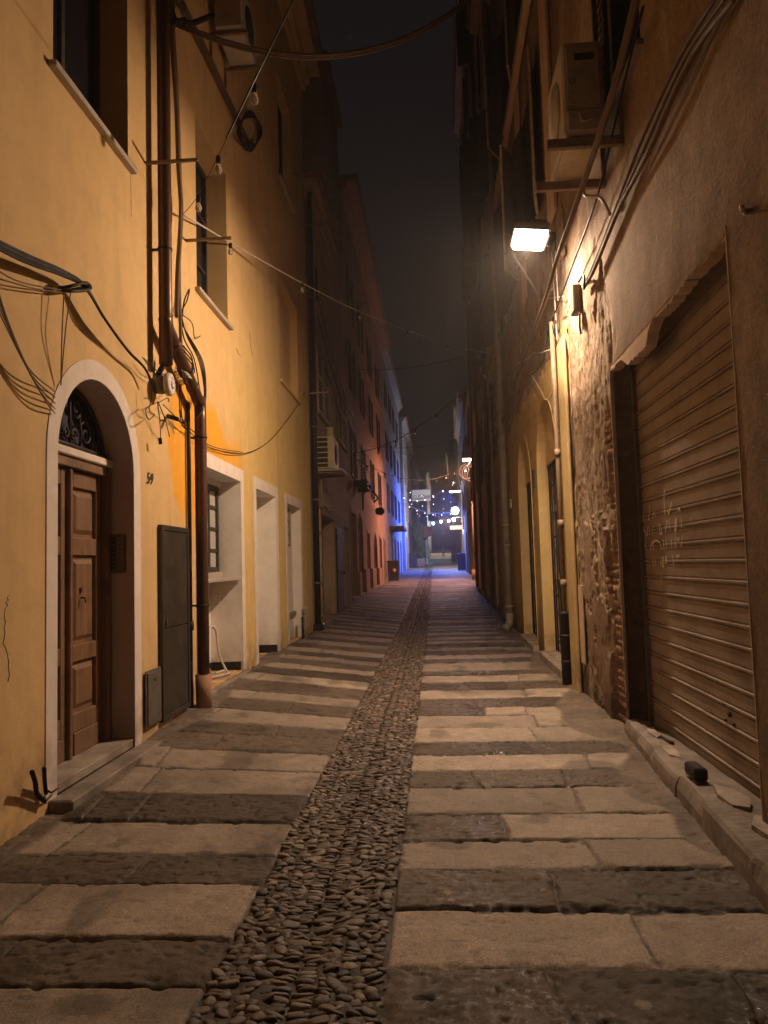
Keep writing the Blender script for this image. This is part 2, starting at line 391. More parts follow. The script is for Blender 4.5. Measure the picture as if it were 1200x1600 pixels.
# facade: wall with openings (rectangles, or with a round head), their reveals, side returns and back
def arch_pts(u0, u1, v1, n=16):
    r = (u1-u0)/2; c = (u0+u1)/2
    return [(c-r*math.cos(math.pi*i/n), v1-r+r*math.sin(math.pi*i/n)) for i in range(n+1)]
def facade(fr, name, mat, parent, U0, U1, V0, V1, ops, depth=6., roof=True, step=None, disp=None, color=None, ret=True, cuts=((), ())):
    us = sorted({U0, U1}|{o['u0'] for o in ops}|{o['u1'] for o in ops}); vs_ = sorted({V0, V1}|{o['v0'] for o in ops}|{o['v1'] for o in ops}|set(cuts[1])); us = sorted(set(us)|set(cuts[0]))
    verts = []; faces = []; key = {}
    def vid(u, v, w=0.0):
        k = (round(u, 4), round(v, 4), round(w, 4))
        if k not in key: key[k] = len(verts); verts.append((u, v, w))
        return key[k]
    def inside(u, v): return any(o['u0'] < u < o['u1'] and o['v0'] < v < o['v1'] for o in ops)
    for i in range(len(us)-1):
        for j in range(len(vs_)-1):
            a, b_, c, d = us[i], us[i+1], vs_[j], vs_[j+1]
            if inside((a+b_)/2, (c+d)/2): continue
            su, sv = (step((a+b_)/2, (c+d)/2) if step else (max(b_-a, 1e-6), max(d-c, 1e-6)))
            nu = max(1, round((b_-a)/su)); nv = max(1, round((d-c)/sv))
            for p in range(nu):
                for q in range(nv):
                    x0, x1 = a+(b_-a)*p/nu, a+(b_-a)*(p+1)/nu; y0, y1 = c+(d-c)*q/nv, c+(d-c)*(q+1)/nv
                    faces.append((vid(x0, y0), vid(x1, y0), vid(x1, y1), vid(x0, y1)))
    for o in ops:
        D = o.get('d', .25); u0, u1, v0, v1 = o['u0'], o['u1'], o['v0'], o['v1']
        if o.get('arch'):
            ap = arch_pts(u0, u1, v1); r = (u1-u0)/2; h = len(ap)//2
            for k in range(len(ap)-1):
                cu = u0 if k < h else u1
                faces.append((vid(cu, v1), vid(*ap[k]), vid(*ap[k+1])))
            faces.append((vid(u0, v1), vid(*ap[h]), vid(u1, v1)))
            ring = [(u0, v0)]+ap+[(u1, v0)]
        else: ring = [(u0, v0), (u0, v1), (u1, v1), (u1, v0)]
        loop = ring+[ring[0]]
        if not o.get('noreveal'):
            for k in range(len(loop)-1):
                if k == len(loop)-2 and o.get('nofloor'): continue
                a, b_ = loop[k], loop[k+1]
                faces.append((vid(*a), vid(*b_), vid(*b_, -D), vid(*a, -D)))
        if o.get('back', False): faces.append(tuple(vid(*p, -D) for p in ring))
    if ret:
        for uu in (U0, U1):
            faces.append((vid(uu, V0, 0), vid(uu, V1, 0), vid(uu, V1, -depth), vid(uu, V0, -depth)))
        faces.append((vid(U0, V0, -depth), vid(U1, V0, -depth), vid(U1, V1, -depth), vid(U0, V1, -depth)))
    A = np.array(verts)
    cols = None
    if color is not None: cols = color(A)
    if disp is not None:
        front = np.abs(A[:, 2]) < 1e-6; A[front, 2] += disp(A[front, 0], A[front, 1])
    W = np.array([fr(*p) for p in A], float)
    return mesh_obj(name, W, faces, mat, parent, False if disp is None else True, cols, fixn=disp is None)

def window(parent, fr, o, cols=2, rows=3, frame=None, pane=None, t=.045, sill=None, sill_out=.06, name='window'):
    u0, u1, v0, v1, D = o['u0'], o['u1'], o['v0'], o['v1'], o.get('d', .25)
    mb = MB(fr); w0, w1 = -D, -D+.05
    mb.box((u0, v0, w0), (u0+t*1.3, v1, w1)); mb.box((u1-t*1.3, v0, w0), (u1, v1, w1))
    mb.box((u0+t*1.3, v0, w0), (u1-t*1.3, v0+t*1.3, w1)); mb.box((u0+t*1.3, v1-t*1.3, w0), (u1-t*1.3, v1, w1))
    for i in range(1, cols):
        c = u0+(u1-u0)*i/cols; mb.box((c-t*.6, v0+t*1.3, w0), (c+t*.6, v1-t*1.3, w1-.004))
    for j in range(1, rows):
        c = v0+(v1-v0)*j/rows; mb.box((u0+t*1.3, c-t*.4, w0), (u1-t*1.3, c+t*.4, w1-.009))
    f = mb.build(name, frame or M['window_frame'], parent)
    MB(fr).box((u0+t, v0+t, -D+.008), (u1-t, v1-t, -D+.02)).build('pane', pane or M['glass'], f)
    MB(fr).box((u0-.02, v0-.02, -D-.03), (u1+.02, v1+.02, -D-.012)).build('backing', M['ac_dark'], f)
    if sill: MB(fr).box((u0-.07, v0-.05, -D+.05), (u1+.07, v0-.003, sill_out), .006).build('sill', sill, f)
    return f
def louver(parent, fr, u0, u1, v0, v1, w0=.015, t=.035, mat=None, pitch=.07, name='shutter'):
    mb = MB(fr); s = .055
    mb.box((u0, v0, w0), (u0+s, v1, w0+t)); mb.box((u1-s, v0, w0), (u1, v1, w0+t))
    for v in (v0, (v0+v1)/2-s/2, v1-s): mb.box((u0+s, v, w0), (u1-s, v+s, w0+t-.002))
    v = v0+s
    while v < v1-s-.02:
        mb.add([(u0+s, v, w0+t-.004), (u1-s, v, w0+t-.004), (u1-s, v+pitch*.75, w0+.004), (u0+s, v+pitch*.75, w0+.004),
                (u0+s, v+.008, w0+t-.004), (u1-s, v+.008, w0+t-.004), (u1-s, v+pitch*.75+.008, w0+.004), (u0+s, v+pitch*.75+.008, w0+.004)],
               [(0, 1, 2, 3), (4, 5, 6, 7), (0, 1, 5, 4), (3, 2, 6, 7)]); v += pitch
    return mb.build(name, mat or M['shutter_wood'], parent)
def open_leaf(parent, u, fr, v0, v1, length, mat, swing=1.0, name='shutter'):   # a shutter leaf standing away from the wall
    mb = MB(fr); a = swing
    c, s = math.cos(a), math.sin(a); t = .02
    P = [(u, .02), (u+length*c, .02+length*s)]; nx, ny = -s*t, c*t
    ring = [(P[0][0]-nx, P[0][1]-ny), (P[1][0]-nx, P[1][1]-ny), (P[1][0]+nx, P[1][1]+ny), (P[0][0]+nx, P[0][1]+ny)]
    vs = [(p[0], v0, p[1]) for p in ring]+[(p[0], v1, p[1]) for p in ring]
    mb.add(vs, [(0, 1, 2, 3), (4, 5, 6, 7), (0, 1, 5, 4), (1, 2, 6, 5), (2, 3, 7, 6), (3, 0, 4, 7)])
    return mb.build(name, mat, parent)
def surround(parent, fr, o, t=.16, out=.02, mat=None, arch=False, name='door_surround', foot=True):
    u0, u1, v0, v1 = o['u0'], o['u1'], o['v0'], o['v1']; mb = MB(fr)
    if arch:
        inn = [(u0, v0)]+arch_pts(u0, u1, v1, 24)+[(u1, v0)]; r = (u1-u0)/2; c = (u0+u1)/2; sp = v1-r
        out_ = []
        for (u, v) in inn:
            if v <= sp+1e-6: out_.append((u0-t if u < c else u1+t, v))
            else:
                k = (r+t)/r; out_.append((c+(u-c)*k, sp+(v-sp)*k))
        for i in range(len(inn)-1):
            a, b_, c2, d = inn[i], inn[i+1], out_[i+1], out_[i]
            mb.add([(*a, out), (*b_, out), (*c2, out), (*d, out), (*a, -.02), (*b_, -.02), (*c2, -.002), (*d, -.002)], [(0, 1, 2, 3), (0, 1, 5, 4), (3, 2, 6, 7)])
    else:
        mb.box((u0-t, v0, .001), (u0, v1, out)); mb.box((u1, v0, .001), (u1+t, v1, out)); mb.box((u0-t, v1, .001), (u1+t, v1+t, out))
    return mb.build(name, mat or M['trim'], parent)

# ================================================================== THE STREET
def street_paving():
    Lb = [1640, 1545, 1468, 1382, 1335, 1285, 1245, 1208, 1180, 1156, 1141, 1122, 1106, 1094, 1078, 1067, 1057, 1050, 1042, 1036, 1030, 1024, 1018, 1012, 1007, 1001]
    Lk = [1, 0, 1, 0, 1, 0, 1, 1, 0, 0, 1, 0, 1, 0, 1, 0, 1, 0, 1, 0, 1, 0, 1, 0, 1]
    Rb = [1660, 1510, 1420, 1358, 1312, 1272, 1231, 1204, 1179, 1160, 1137, 1118, 1106, 1092, 1079, 1067, 1057, 1050, 1038, 1032, 1026, 1020]
    Rk = [0, 1, 0, 1, 2, 1, 0, 1, 0, 1, 1, 2, 0, 1, 0, 1, 0, 1, 0, 1, 0]
    def rows(b, k, px):
        ys = []
        for q in b:
            d = ray(px(q), q); t = -1.55/d[2]; ys.append(t*d[1])
        k = list(k)
        y0 = [ys[0]-.45*i for i in range(22, 0, -1)]; kk = [i % 2 for i in range(22)]
        ys = y0+ys; k = kk+k
        while ys[-1] < 96:
            ys.append(ys[-1]+rng.uniform(.30, .46)); k.append((1-k[-1] if k[-1] < 2 else 0) if rng.random() < .85 else min(k[-1], 1))
        return np.array(ys), np.array(k)
    LY, LK = rows(Lb, Lk, lambda q: 515+(1180-q)*.52)
    RY, RK = rows(Rb, Rk, lambda q: 655)
    jr = np.random.default_rng(5)
    LJ = [sorted(jr.uniform(.75, 1.45, 1) if jr.random() < .7 else jr.uniform([.45, 1.05], [.8, 1.5])) for _ in LY]
    RJ = [sorted(jr.uniform(1.0, 1.45, 1) if k == 1 else jr.uniform([.45, .95], [.75, 1.3])) for k in RK]
    kk = {int(np.searchsorted(RY, 4.6))-1: [.62], int(np.searchsorted(RY, 4.1))-1: [1.02], int(np.searchsorted(RY, 3.55))-1: [.74, 1.12], int(np.searchsorted(RY, 3.0))-1: [1.05], int(np.searchsorted(RY, 2.65))-1: [.68, 1.25]}
    for i, j in kk.items(): RJ[i] = j
    for i in range(len(LJ)): LJ[i] = list(LJ[i])
    for i, j in {4.9: [1.05, 1.35], 4.4: [1.28], 3.9: [.72, 1.5], 3.5: [1.1], 3.0: [.95, 1.55]}.items(): LJ[int(np.searchsorted(LY, i))-1] = j
    per = np.random.default_rng(9).random((2, 400, 5, 4))
    gum = [(Q[0], Q[1], g_) for (a_, b_, g_) in ((348, 1333, .022), (700, 1398, .022), (705, 1410, .018), (1005, 1572, .028), (848, 1392, .014), (410, 1533, .018), (480, 1385, .02), (760, 1230, .02), (230, 1330, .015), (640, 1530, .016), (930, 1500, .014)) for Q in [Gp(a_, b_)]]
    def height(x, y):
        cx = np.zeros_like(x); h = np.zeros_like(x); col = np.zeros(x.shape+(4,))
        le, re = -.90+.015*(fbm(y*2.2, x*0, 2, 3)-.5), -.245+.02*(fbm(y*2.2, x*0+5, 2, 4)-.5)
        zl, zr, zc = gL(y), gR(y), np.minimum(gR(y), gL(y))
        base = np.where(x < le, zc+(zl-zc)*np.clip((le-x)/1.65, 0, 1), np.where(x > re, zc+(zr-zc)*np.clip((x-re)/1.8, 0, 1), zc))
        wob = .03*(fbm(x*1.3, y*1.3, 3, 21)-.5)
        d = np.full(x.shape, 9.0); rid = np.zeros(x.shape, int); cid = np.zeros(x.shape, int); side = (x > -.57).astype(int); dark = np.zeros(x.shape); joint = np.zeros(x.shape)
        for s, (YY, KK, JJ) in enumerate(((LY, LK, LJ), (RY, RK, RJ))):
            mk = side == s; yy = (y+wob)[mk]; xx = x[mk]
            r = np.clip(np.searchsorted(YY, yy)-1, 0, len(YY)-2)
            dd = np.minimum(yy-YY[r], YY[r+1]-yy)
            lat = (-.9-xx) if s == 0 else (xx+.245)
            c = np.zeros(len(r), int); jn = np.zeros(len(r))
            for q in range(2):
                js = np.array([JJ[i][q] if q < len(JJ[i]) else 9. for i in range(len(JJ))])[r]
                js = js+(yy-YY[r])*(per[s, r % 400, q, 3]-.5)*.28+.03*(fbm(yy*4, xx*4, 2, 8)-.5)
                c += lat > js; jd = np.abs(lat-js)*1.7; jn = np.where(jd < dd, 1., jn); dd = np.minimum(dd, jd)
            edge = np.abs(lat); dd = np.minimum(dd, edge)
            d[mk] = dd; rid[mk] = r; cid[mk] = c; joint[mk] = jn
            k = KK[r]; dark[mk] = np.where(k == 1, 0, np.where(k == 0, 1, (c == 0)*1.))
        pr = per[side, rid % 400, cid]
        edge_w = .007+.013*fbm(x*9, y*9, 2, 31)
        top = sstep(edge_w*.35, edge_w*1.15, d)
        dk = dark
        rough = (fbm(x*26, y*26, 4, 41)-.5)*(.004+.010*dk)+(fbm(x*5, y*5, 3, 42)-.5)*(.008+.010*dk)
        pit = np.clip(fbm(x*16, y*30, 4, 44)-.64, 0, 1)*(.02+.05*dk)
        slab = (pr[..., 0]-.5)*.012+(pr[..., 1]-.5)*.012*np.sin(x*2)+rough-pit
        # rounded arrises
        slab = slab-.005*(1-sstep(.0, .03, d))
        groove = -.020+.008*joint+(fbm(x*22, y*22, 2, 51)-.5)*.02
        hs = 0
        light = np.array([.42, .345, .275]); darkc = np.array([.128, .098, .072]); mort = np.array([.055, .042, .03])
        lv = light*(.72+.5*pr[..., 2:3]); dv = darkc*(.7+.65*pr[..., 2:3])
        cc = lv*(1-dk[..., None])+dv*dk[..., None]
        st = sstep(.52, .75, fbm(x*1.1, y*1.1, 4, 61))[..., None]
        cc = cc*(1-.35*st)
        cc = cc*(.82+.36*fbm(x*7, y*7, 4, 66))[..., None]
        cc = cc*(1-np.clip(pit*28, 0, .6))[..., None]
        blot = sstep(.60, .72, fbm(x*3.1+4, y*2.6, 5, 68)); cc = cc*(1-.42*blot)[..., None]                      # dark stains
        spk = vnoise(x*95, y*95, 69); cc = cc*np.where(spk > .86, 1.22, np.where(spk < .12, .74, 1.))[..., None]  # grains of the granite
        chip = sstep(.06, .015, d)*sstep(.55, .68, fbm(x*11, y*11, 3, 72)); slab = slab-.010*chip; cc = cc*(1-.35*chip)[..., None]
        for gx, gy, gr in gum:
            cc = np.where((((x-gx)**2+((y-gy)*1.1)**2) < gr*gr)[..., None], np.array([.36, .31, .26]), cc)
        mm = mort*(1-joint[..., None])+np.array([.135, .105, .08])*joint[..., None]; cc = cc*top[..., None]+mm*(1-top[..., None])
        wet = np.clip(dk*.95+.08, 0, 1)*sstep(.38, .58, fbm(x*1.4, y*.9, 3, 71))*sstep(-.6, .6, x)*sstep(15, 9, y)
        wet = np.maximum(wet, sstep(.03, .0, d)*.6)
        # rubble and mortar along both walls
        mw = .17+.15*(fbm(y*1.1, y*0+3, 3, 81)-.5)*2
        ml = sstep(mw, mw-.06, x-XL(y)); mr = sstep(mw*1.7, mw*1.7-.06, (XR(y)-.02)-x)
        hs = groove*(1-top)+slab*top
        for mkk in (ml, mr):
            cell = fbm(x*13, y*13, 2, 91); rub = (fbm(x*7, y*7, 5, 93)-.5)*.034+.006*sstep(.45, .55, cell)-.008
            hs = hs*(1-mkk)+rub*mkk
            rc = np.array([.20, .155, .12])*(.45+.95*fbm(x*5, y*5, 4, 95))[..., None]
            cc = cc*(1-mkk[..., None])+rc*mkk[..., None]
        strip = (x > le) & (x < re)
        bed = -.012-.018*np.exp(-((x+.56)/.055)**2)+(fbm(x*30, y*30, 2, 97)-.5)*.016
        hs = np.where(strip, bed, hs)
        bc = np.array([.075, .056, .04])*(.6+.8*fbm(x*18, y*18, 3, 98))[..., None]
        cc = np.where(strip[..., None], bc, cc)
        wet = np.where(strip, .35+.65*np.exp(-((x+.50)/.09)**2), wet)
        col[..., :3] = cc; col[..., 3] = wet
        return base+hs, col
    V = []; Fc = []; Cc = []; n0 = 0
    bands = [(-6, 1.9, .06, .05), (1.9, 6.0, .0095, .0095), (6.0, 10.5, .013, .015), (10.5, 22, .025, .036), (22, 46, .05, .09), (46, 96, .12, .25)]
    for (a, b_, dx, dy) in bands:
        ny = max(2, int(round((b_-a)/dy))+1); nx = int(4.9/dx)
        ys = np.linspace(a, b_, ny); t = np.linspace(0, 1, nx)
        Yg, T = np.meshgrid(ys, t, indexing='ij'); xl = XL(Yg)-.12; xr = XR(Yg)+.12
        Xg = xl+(xr-xl)*T
        H, Cg = height(Xg, Yg)
        V.append(np.stack([Xg, Yg, H], -1).reshape(-1, 3)); Cc.append(Cg.reshape(-1, 4))
        i = np.arange(ny-1)[:, None]*nx+np.arange(nx-1)[None, :]+n0
        Fc.append(np.stack([i, i+1, i+nx+1, i+nx], -1).reshape(-1, 4)); n0 += ny*nx
    V = np.concatenate(V); Fc = np.concatenate(Fc); Cc = np.concatenate(Cc)
    me = bpy.data.meshes.new('street_paving')
    me.vertices.add(len(V)); me.vertices.foreach_set('co', V.astype(np.float32).ravel())
    me.loops.add(len(Fc)*4); me.loops.foreach_set('vertex_index', Fc.astype(np.int32).ravel())
    me.polygons.add(len(Fc)); me.polygons.foreach_set('loop_start', np.arange(len(Fc), dtype=np.int32)*4)
    me.polygons.foreach_set('loop_total', np.full(len(Fc), 4, np.int32)); me.polygons.foreach_set('use_smooth', np.ones(len(Fc), bool))
    me.update(calc_edges=True)
    at = me.color_attributes.new('Col', 'FLOAT_COLOR', 'POINT'); at.data.foreach_set('color', Cc.astype(np.float32).ravel())
    me.materials.append(M['paving'])
    o = bpy.data.objects.new('street_paving', me); COL.objects.link(o)
    tag(o, 'alley paving of alternating pale granite and dark basalt slabs', kind='structure')
street_paving()

def pebbles():
    import bmesh
    def ico(sub):
        bm = bmesh.new(); bmesh.ops.create_icosphere(bm, subdivisions=sub, radius=1.0)
        v = np.array([p.co[:] for p in bm.verts]); f = np.array([[q.index for q in p.verts] for p in bm.faces]); bm.free(); return v, f
    T = {2: ico(2), 1: ico(1)}
    P = []
    lanes = [(-.875, .06, 0), (-.815, .06, 0), (-.755, .062, 0), (-.69, .072, 0), (-.625, .07, 1), (-.535, .085, 1), (-.455, .07, 0), (-.39, .066, 0), (-.33, .06, 0), (-.275, .055, 0)]
    for (cx, wd, chan) in lanes:
        y = .9
        while y < 58:
            far = y > 16
            ly = rng.uniform(.020, .050) if not chan else rng.uniform(.017, .034)
            if far: ly *= 1.7 if y > 30 else 1.3
            rx = wd*rng.uniform(.36, .66) if not chan else wd*rng.uniform(.48, .62)
            rz = rng.uniform(.013, .024)
            an = rng.normal(0, .65) if not chan else rng.normal(0, .16)
            if rng.random() < .05: rx *= 1.35; ly *= 1.5
            P.append((cx+rng.normal(0, .013 if not chan else .006), y+ly*.5, rx, ly*.56, rz, an, far, chan)); y += ly*rng.uniform(.86, 1.1)
    V = []; Fc = []; Cc = []; n0 = 0
    for (x, y, rx, ry, rz, an, far, chan) in P:
        tv, tf = T[1 if far else 2]
        v = tv.copy()
        pw = .8; v = np.sign(v)*np.abs(v)**pw; v[:, 2] *= 1-.25*(v[:, 2] > 0)*(np.abs(v[:, 2]))
        v *= 1+.13*(rng.random((1, 3))-.5)
        v = v+.09*np.sin(v[:, [1, 2, 0]]*3.1+rng.random(3)*6)
        v = v*np.array([rx, ry, rz]); tl = rng.normal(0, .14); v[:, 2] += v[:, 1]*tl+v[:, 0]*rng.normal(0, .12)
        c, s = math.cos(an), math.sin(an)
        x2 = v[:, 0]*c-v[:, 1]*s; y2 = v[:, 0]*s+v[:, 1]*c
        z0 = min(float(gR(y)), float(gL(y)))-.021-.016*math.exp(-((x+.56)/.07)**2)
        v = np.stack([x2+x, y2+y, v[:, 2]+z0+rng.uniform(.0, .010)], -1)
        k = rng.random(); bc = np.array([.12, .09, .066]) if k < .5 else (np.array([.22, .175, .13]) if k < .78 else (np.array([.065, .055, .052]) if k < .93 else np.array([.19, .115, .075])))
        bc = bc*rng.uniform(.7, 1.8)
        V.append(v); Fc.append(tf+n0); n0 += len(v); Cc.append(np.tile(np.r_[bc, 0], (len(v), 1)))
    V = np.concatenate(V); Fc = np.concatenate(Fc); Cc = np.concatenate(Cc)
    me = bpy.data.meshes.new('pebbles'); me.vertices.add(len(V)); me.vertices.foreach_set('co', V.astype(np.float32).ravel())
    me.loops.add(len(Fc)*3); me.loops.foreach_set('vertex_index', Fc.astype(np.int32).ravel())
    me.polygons.add(len(Fc)); me.polygons.foreach_set('loop_start', np.arange(len(Fc), dtype=np.int32)*3)
    me.polygons.foreach_set('loop_total', np.full(len(Fc), 3, np.int32)); me.polygons.foreach_set('use_smooth', np.ones(len(Fc), bool)); me.update(calc_edges=True)
    at = me.color_attributes.new('Col', 'FLOAT_COLOR', 'POINT'); at.data.foreach_set('color', Cc.astype(np.float32).ravel())
    me.materials.append(M['pebble'])
    o = bpy.data.objects.new('pebbles', me); COL.objects.link(o)
    tag(o, 'strip of dark rounded river pebbles set down the middle of the alley', 'pebbles', kind='stuff')
pebbles()

# the far end of the alley, climbing in broad shallow steps, and the ground under everything
mb = MB(); ys = [95.5, 106, 107.2, 118, 119, 131, 132, 146, 147, 172]; zs = [1.56, 1.72, 2.15, 2.3, 2.7, 2.9, 3.3, 3.6, 4.0, 4.5]
for i in range(len(ys)-1):
    a, b_ = ys[i], ys[i+1]
    mb.add([(XL(a)-1, a, zs[i]), (XR(a)+1, a, zs[i]), (XR(b_)+1, b_, zs[i+1]), (XL(b_)-1, b_, zs[i+1])], [(0, 1, 2, 3)])
o = mb.build('far_street', M['step_stone']); tag(o, kind='structure')
o = MB().box((-300, -300, -.9), (300, 400, -.6)).build('ground', M['grey_wall']); tag(o, kind='structure')

# ================================================================== OCHRE BUILDING (near left)
A = empty('ochre_building', (-2.5, 5, 0), 'ochre yellow house with arched wooden door and white framed openings', 'house')
door = dict(u0=4.80, u1=6.10, v0=.10, v1=3.02, d=.25, arch=True)
o1 = dict(u0=7.95, u1=9.73, v0=.22, v1=2.72, d=.44)
o2 = dict(u0=10.64, u1=12.05, v0=.17, v1=2.72, d=.34)
o3 = dict(u0=13.04, u1=14.42, v0=.2, v1=2.70, d=.18)
w1 = dict(u0=4.73, u1=6.02, v0=5.07, v1=7.0, d=.30); w2 = dict(u0=7.93, u1=9.22, v0=4.70, v1=6.72, d=.31); w3 = dict(u0=12.65, u1=14.5, v0=4.85, v1=6.75, d=.16)
ups = [dict(u0=a, u1=a+1.3, v0=8.7, v1=10.7, d=.22) for a in (1.6, 4.75, 7.9, 12.9)]
w0 = dict(u0=1.55, u1=2.85, v0=5.07, v1=7.0, d=.22)
facade(frL, 'wall', M['yellow'], A, -4.5, 15.72, -.3, 12.7, [door, o1, o2, o3, w0, w1, w2, w3]+ups)
surround(A, frL, door, .145, .007, arch=True)
mb = MB(frL); lp = [(4.804, .11)]+arch_pts(4.804, 6.096, 3.016, 22)+[(6.096, .11)]; k = len(lp)
mb.add([(a, b_, .002) for a, b_ in lp]+[(a, b_, -.19) for a, b_ in lp], [(i, i+1, k+i+1, k+i) for i in range(k-1)]); mb.build('recess_lining', M['recess'], A)
for o in (o1, o2, o3): surround(A, frL, o, .17, .008)
# upper windows: the near one shows its black glass with a pale glazing bar
for o in (w0, w1): window(A, frL, o, 2, 1, sill=M['marble'])
window(A, frL, w2, 1, 3, sill=M['marble'])
for o in ups: window(A, frL, o, 2, 3, sill=M['marble'])
MB(frL).box((w3['u0']-.03, w3['v0']-.03, -.2), (w3['u1']+.03, w3['v1']+.03, -.15)).build('walled_up_window', M['yellow'], A)
MB(frL).box((w3['u0']-.06, w3['v0']-.05, -.14), (w3['u1']+.06, w3['v0']-.004, .05)).build('sill', M['yellow'], A)
# cornice and eave
mb = MB(frL)
mb.box((-4.5, 12.2, .002), (15.72, 12.32, .10)); mb.box((-4.5, 12.32, .002), (15.72, 12.52, .2)); mb.box((-4.5, 12.52, .002), (15.75, 12.66, .42))
mb.build('cornice', M['yellow'], A)
MB(frL).box((-4.6, 12.705, -6), (15.85, 12.85, .55)).build('roof', M['tile'], A)
# linings of the white openings: white walls inside the recess
def lining(o, parent, fr, mat, D, name='recess_lining'):
    u0, u1, v0, v1 = o['u0'], o['u1'], o['v0'], o['v1']; e = .004; mb = MB(fr)
    mb.poly([(u0+e, v0, 0), (u0+e, v1-e, 0), (u0+e, v1-e, -D), (u0+e, v0, -D)]); mb.poly([(u1-e, v0, 0), (u1-e, v1-e, 0), (u1-e, v1-e, -D), (u1-e, v0, -D)])
    mb.poly([(u0+e, v1-e, 0), (u1-e, v1-e, 0), (u1-e, v1-e, -D), (u0+e, v1-e, -D)]); mb.poly([(u0+e, v0, -D+e), (u1-e, v0, -D+e), (u1-e, v1-e, -D+e), (u0+e, v1-e, -D+e)])
    return mb.build(name, mat, parent)
for o, D in ((o1, .43), (o2, .33), (o3, .17)): lining(o, A, frL, M['niche_white'], D)
# bar window in the first white recess
bw = dict(u0=8.0, u1=9.67, v0=1.52, v1=2.64, d=.33)
f = window(A, frL, bw, 4, 4, M['window_frame'], M['milky'], .05)
MB(frL).box((7.96, 2.645, -.42), (9.72, 2.71, -.26)).build('window_head', M['niche_white'], A)
mb = MB(frL); mb.box((7.97, 1.40, -.425), (9.71, 1.45, .0), .006); mb.box((7.97, 1.45, -.42), (9.69, 1.515, -.24), .004)
mb.build('counter_shelf', M['marble'], A)
MB(frL).box((7.97, .225, -.42), (9.71, .33, -.40)).build('skirting', M['black_pipe'], A)
mb = MB(frL); mb.box((7.8, .08, -.43), (9.95, .2, .07), .008); mb.build('doorstep', M['step_stone'], A)
mb = MB(frL); mb.box((10.66, .175, -.32), (12.03, .30, -.31)); mb.build('skirting', M['black_pipe'], A)
MB(frL).box((12.03, .175, -.31), (12.04, .30, -.01)).build('skirting', M['black_pipe'], A)
MB(frL).box((9.705, .225, -.40), (9.722, .33, -.02)).build('skirting', M['black_pipe'], A)
mb = MB(frL); mb.box((10.48, .02, -.33), (12.2, .165, .05), .01); mb.build('doorstep', M['marble'], A)
# little barred window in the third recess
window(A, frL, dict(u0=13.08, u1=13.95, v0=1.95, v1=2.66, d=.16), 2, 3, M['iron_pale'], M['milky'], .03)
mb = MB(frL); mb.box((13.05, .62, -.16), (14.4, .70, -.11)); mb.build('ledge', M['step_stone'], A)
# the arched door
D_ = .25
mb = MB(frL)
mb.box((4.80, .16, -D_-.06), (4.87, 2.44, -D_+.06), .006); mb.box((6.03, .16, -D_-.06), (6.10, 2.44, -D_+.06), .006); mb.box((4.87, 2.36, -D_-.06), (6.03, 2.44, -D_+.05), .006)
mb.build('door_frame', M['door_wood'], A)
def leaf(u0, u1):
    mb = MB(frL); v0, v1 = .17, 2.35; b0, b1 = -D_-.05, -D_+.0; s = .085
    mb.box((u0, v0, b0), (u0+s, v1, b1), .005); mb.box((u1-s, v0, b0), (u1, v1, b1), .005)
    rails = [(v0, v0+.17), (v0+.17, v0+.31), (v0+.70, v0+.83), (v0+1.52, v0+1.66), (v1-.13, v1)]
    for a, b_ in rails: mb.box((u0+s, a+.002, b0), (u1-s, b_, b1-.002 if a > v0 else b1+.012), .005)
    L = mb.build('door_leaf', M['door_wood'], A)
    for a, b_ in ((v0+.31, v0+.70), (v0+.83, v0+1.52), (v0+1.66, v1-.13)):
        q = MB(frL)
        for k, (e, w) in enumerate(((0, -.028), (.028, -.012), (.055, -.03))):
            pass
        q.box((u0+s, a, b0), (u1-s, b_, b0+.018))
        e = .03; x0, x1 = u0+s+e, u1-s-e; y0, y1 = a+e, b_-e; g = .035
        q.add([(x0, y0, b0+.018), (x1, y0, b0+.018), (x1, y1, b0+.018), (x0, y1, b0+.018), (x0+g, y0+g, b0+.042), (x1-g, y0+g, b0+.042), (x1-g, y1-g, b0+.042), (x0+g, y1-g, b0+.042)],
              [(4, 5, 6, 7), (0, 1, 5, 4), (1, 2, 6, 5), (2, 3, 7, 6), (3, 0, 4, 7)])
        q.build('panel', M['door_wood'], L)
    return L
leaf(4.875, 5.43); lf = leaf(5.455, 6.025)
MB(frL).box((5.425, .17, -D_-.01), (5.465, 2.35, -D_+.035), .006).build('meeting_post', M['door_wood'], A)
mb = MB(frL); mb.box((5.66, 1.40, -D_-.004), (5.69, 1.44, -D_+.006)); mb.tube([(5.675, 1.36, -D_+.0), (5.675, 1.36, -D_+.03), (5.675, 1.32, -D_+.035)], .008); mb.build('keyhole_plate', M['brass'], lf)
MB(frL).box((4.80, 2.44, -D_-.05), (6.10, 2.50, -D_+.08), .008).build('transom', M['trim'], A)
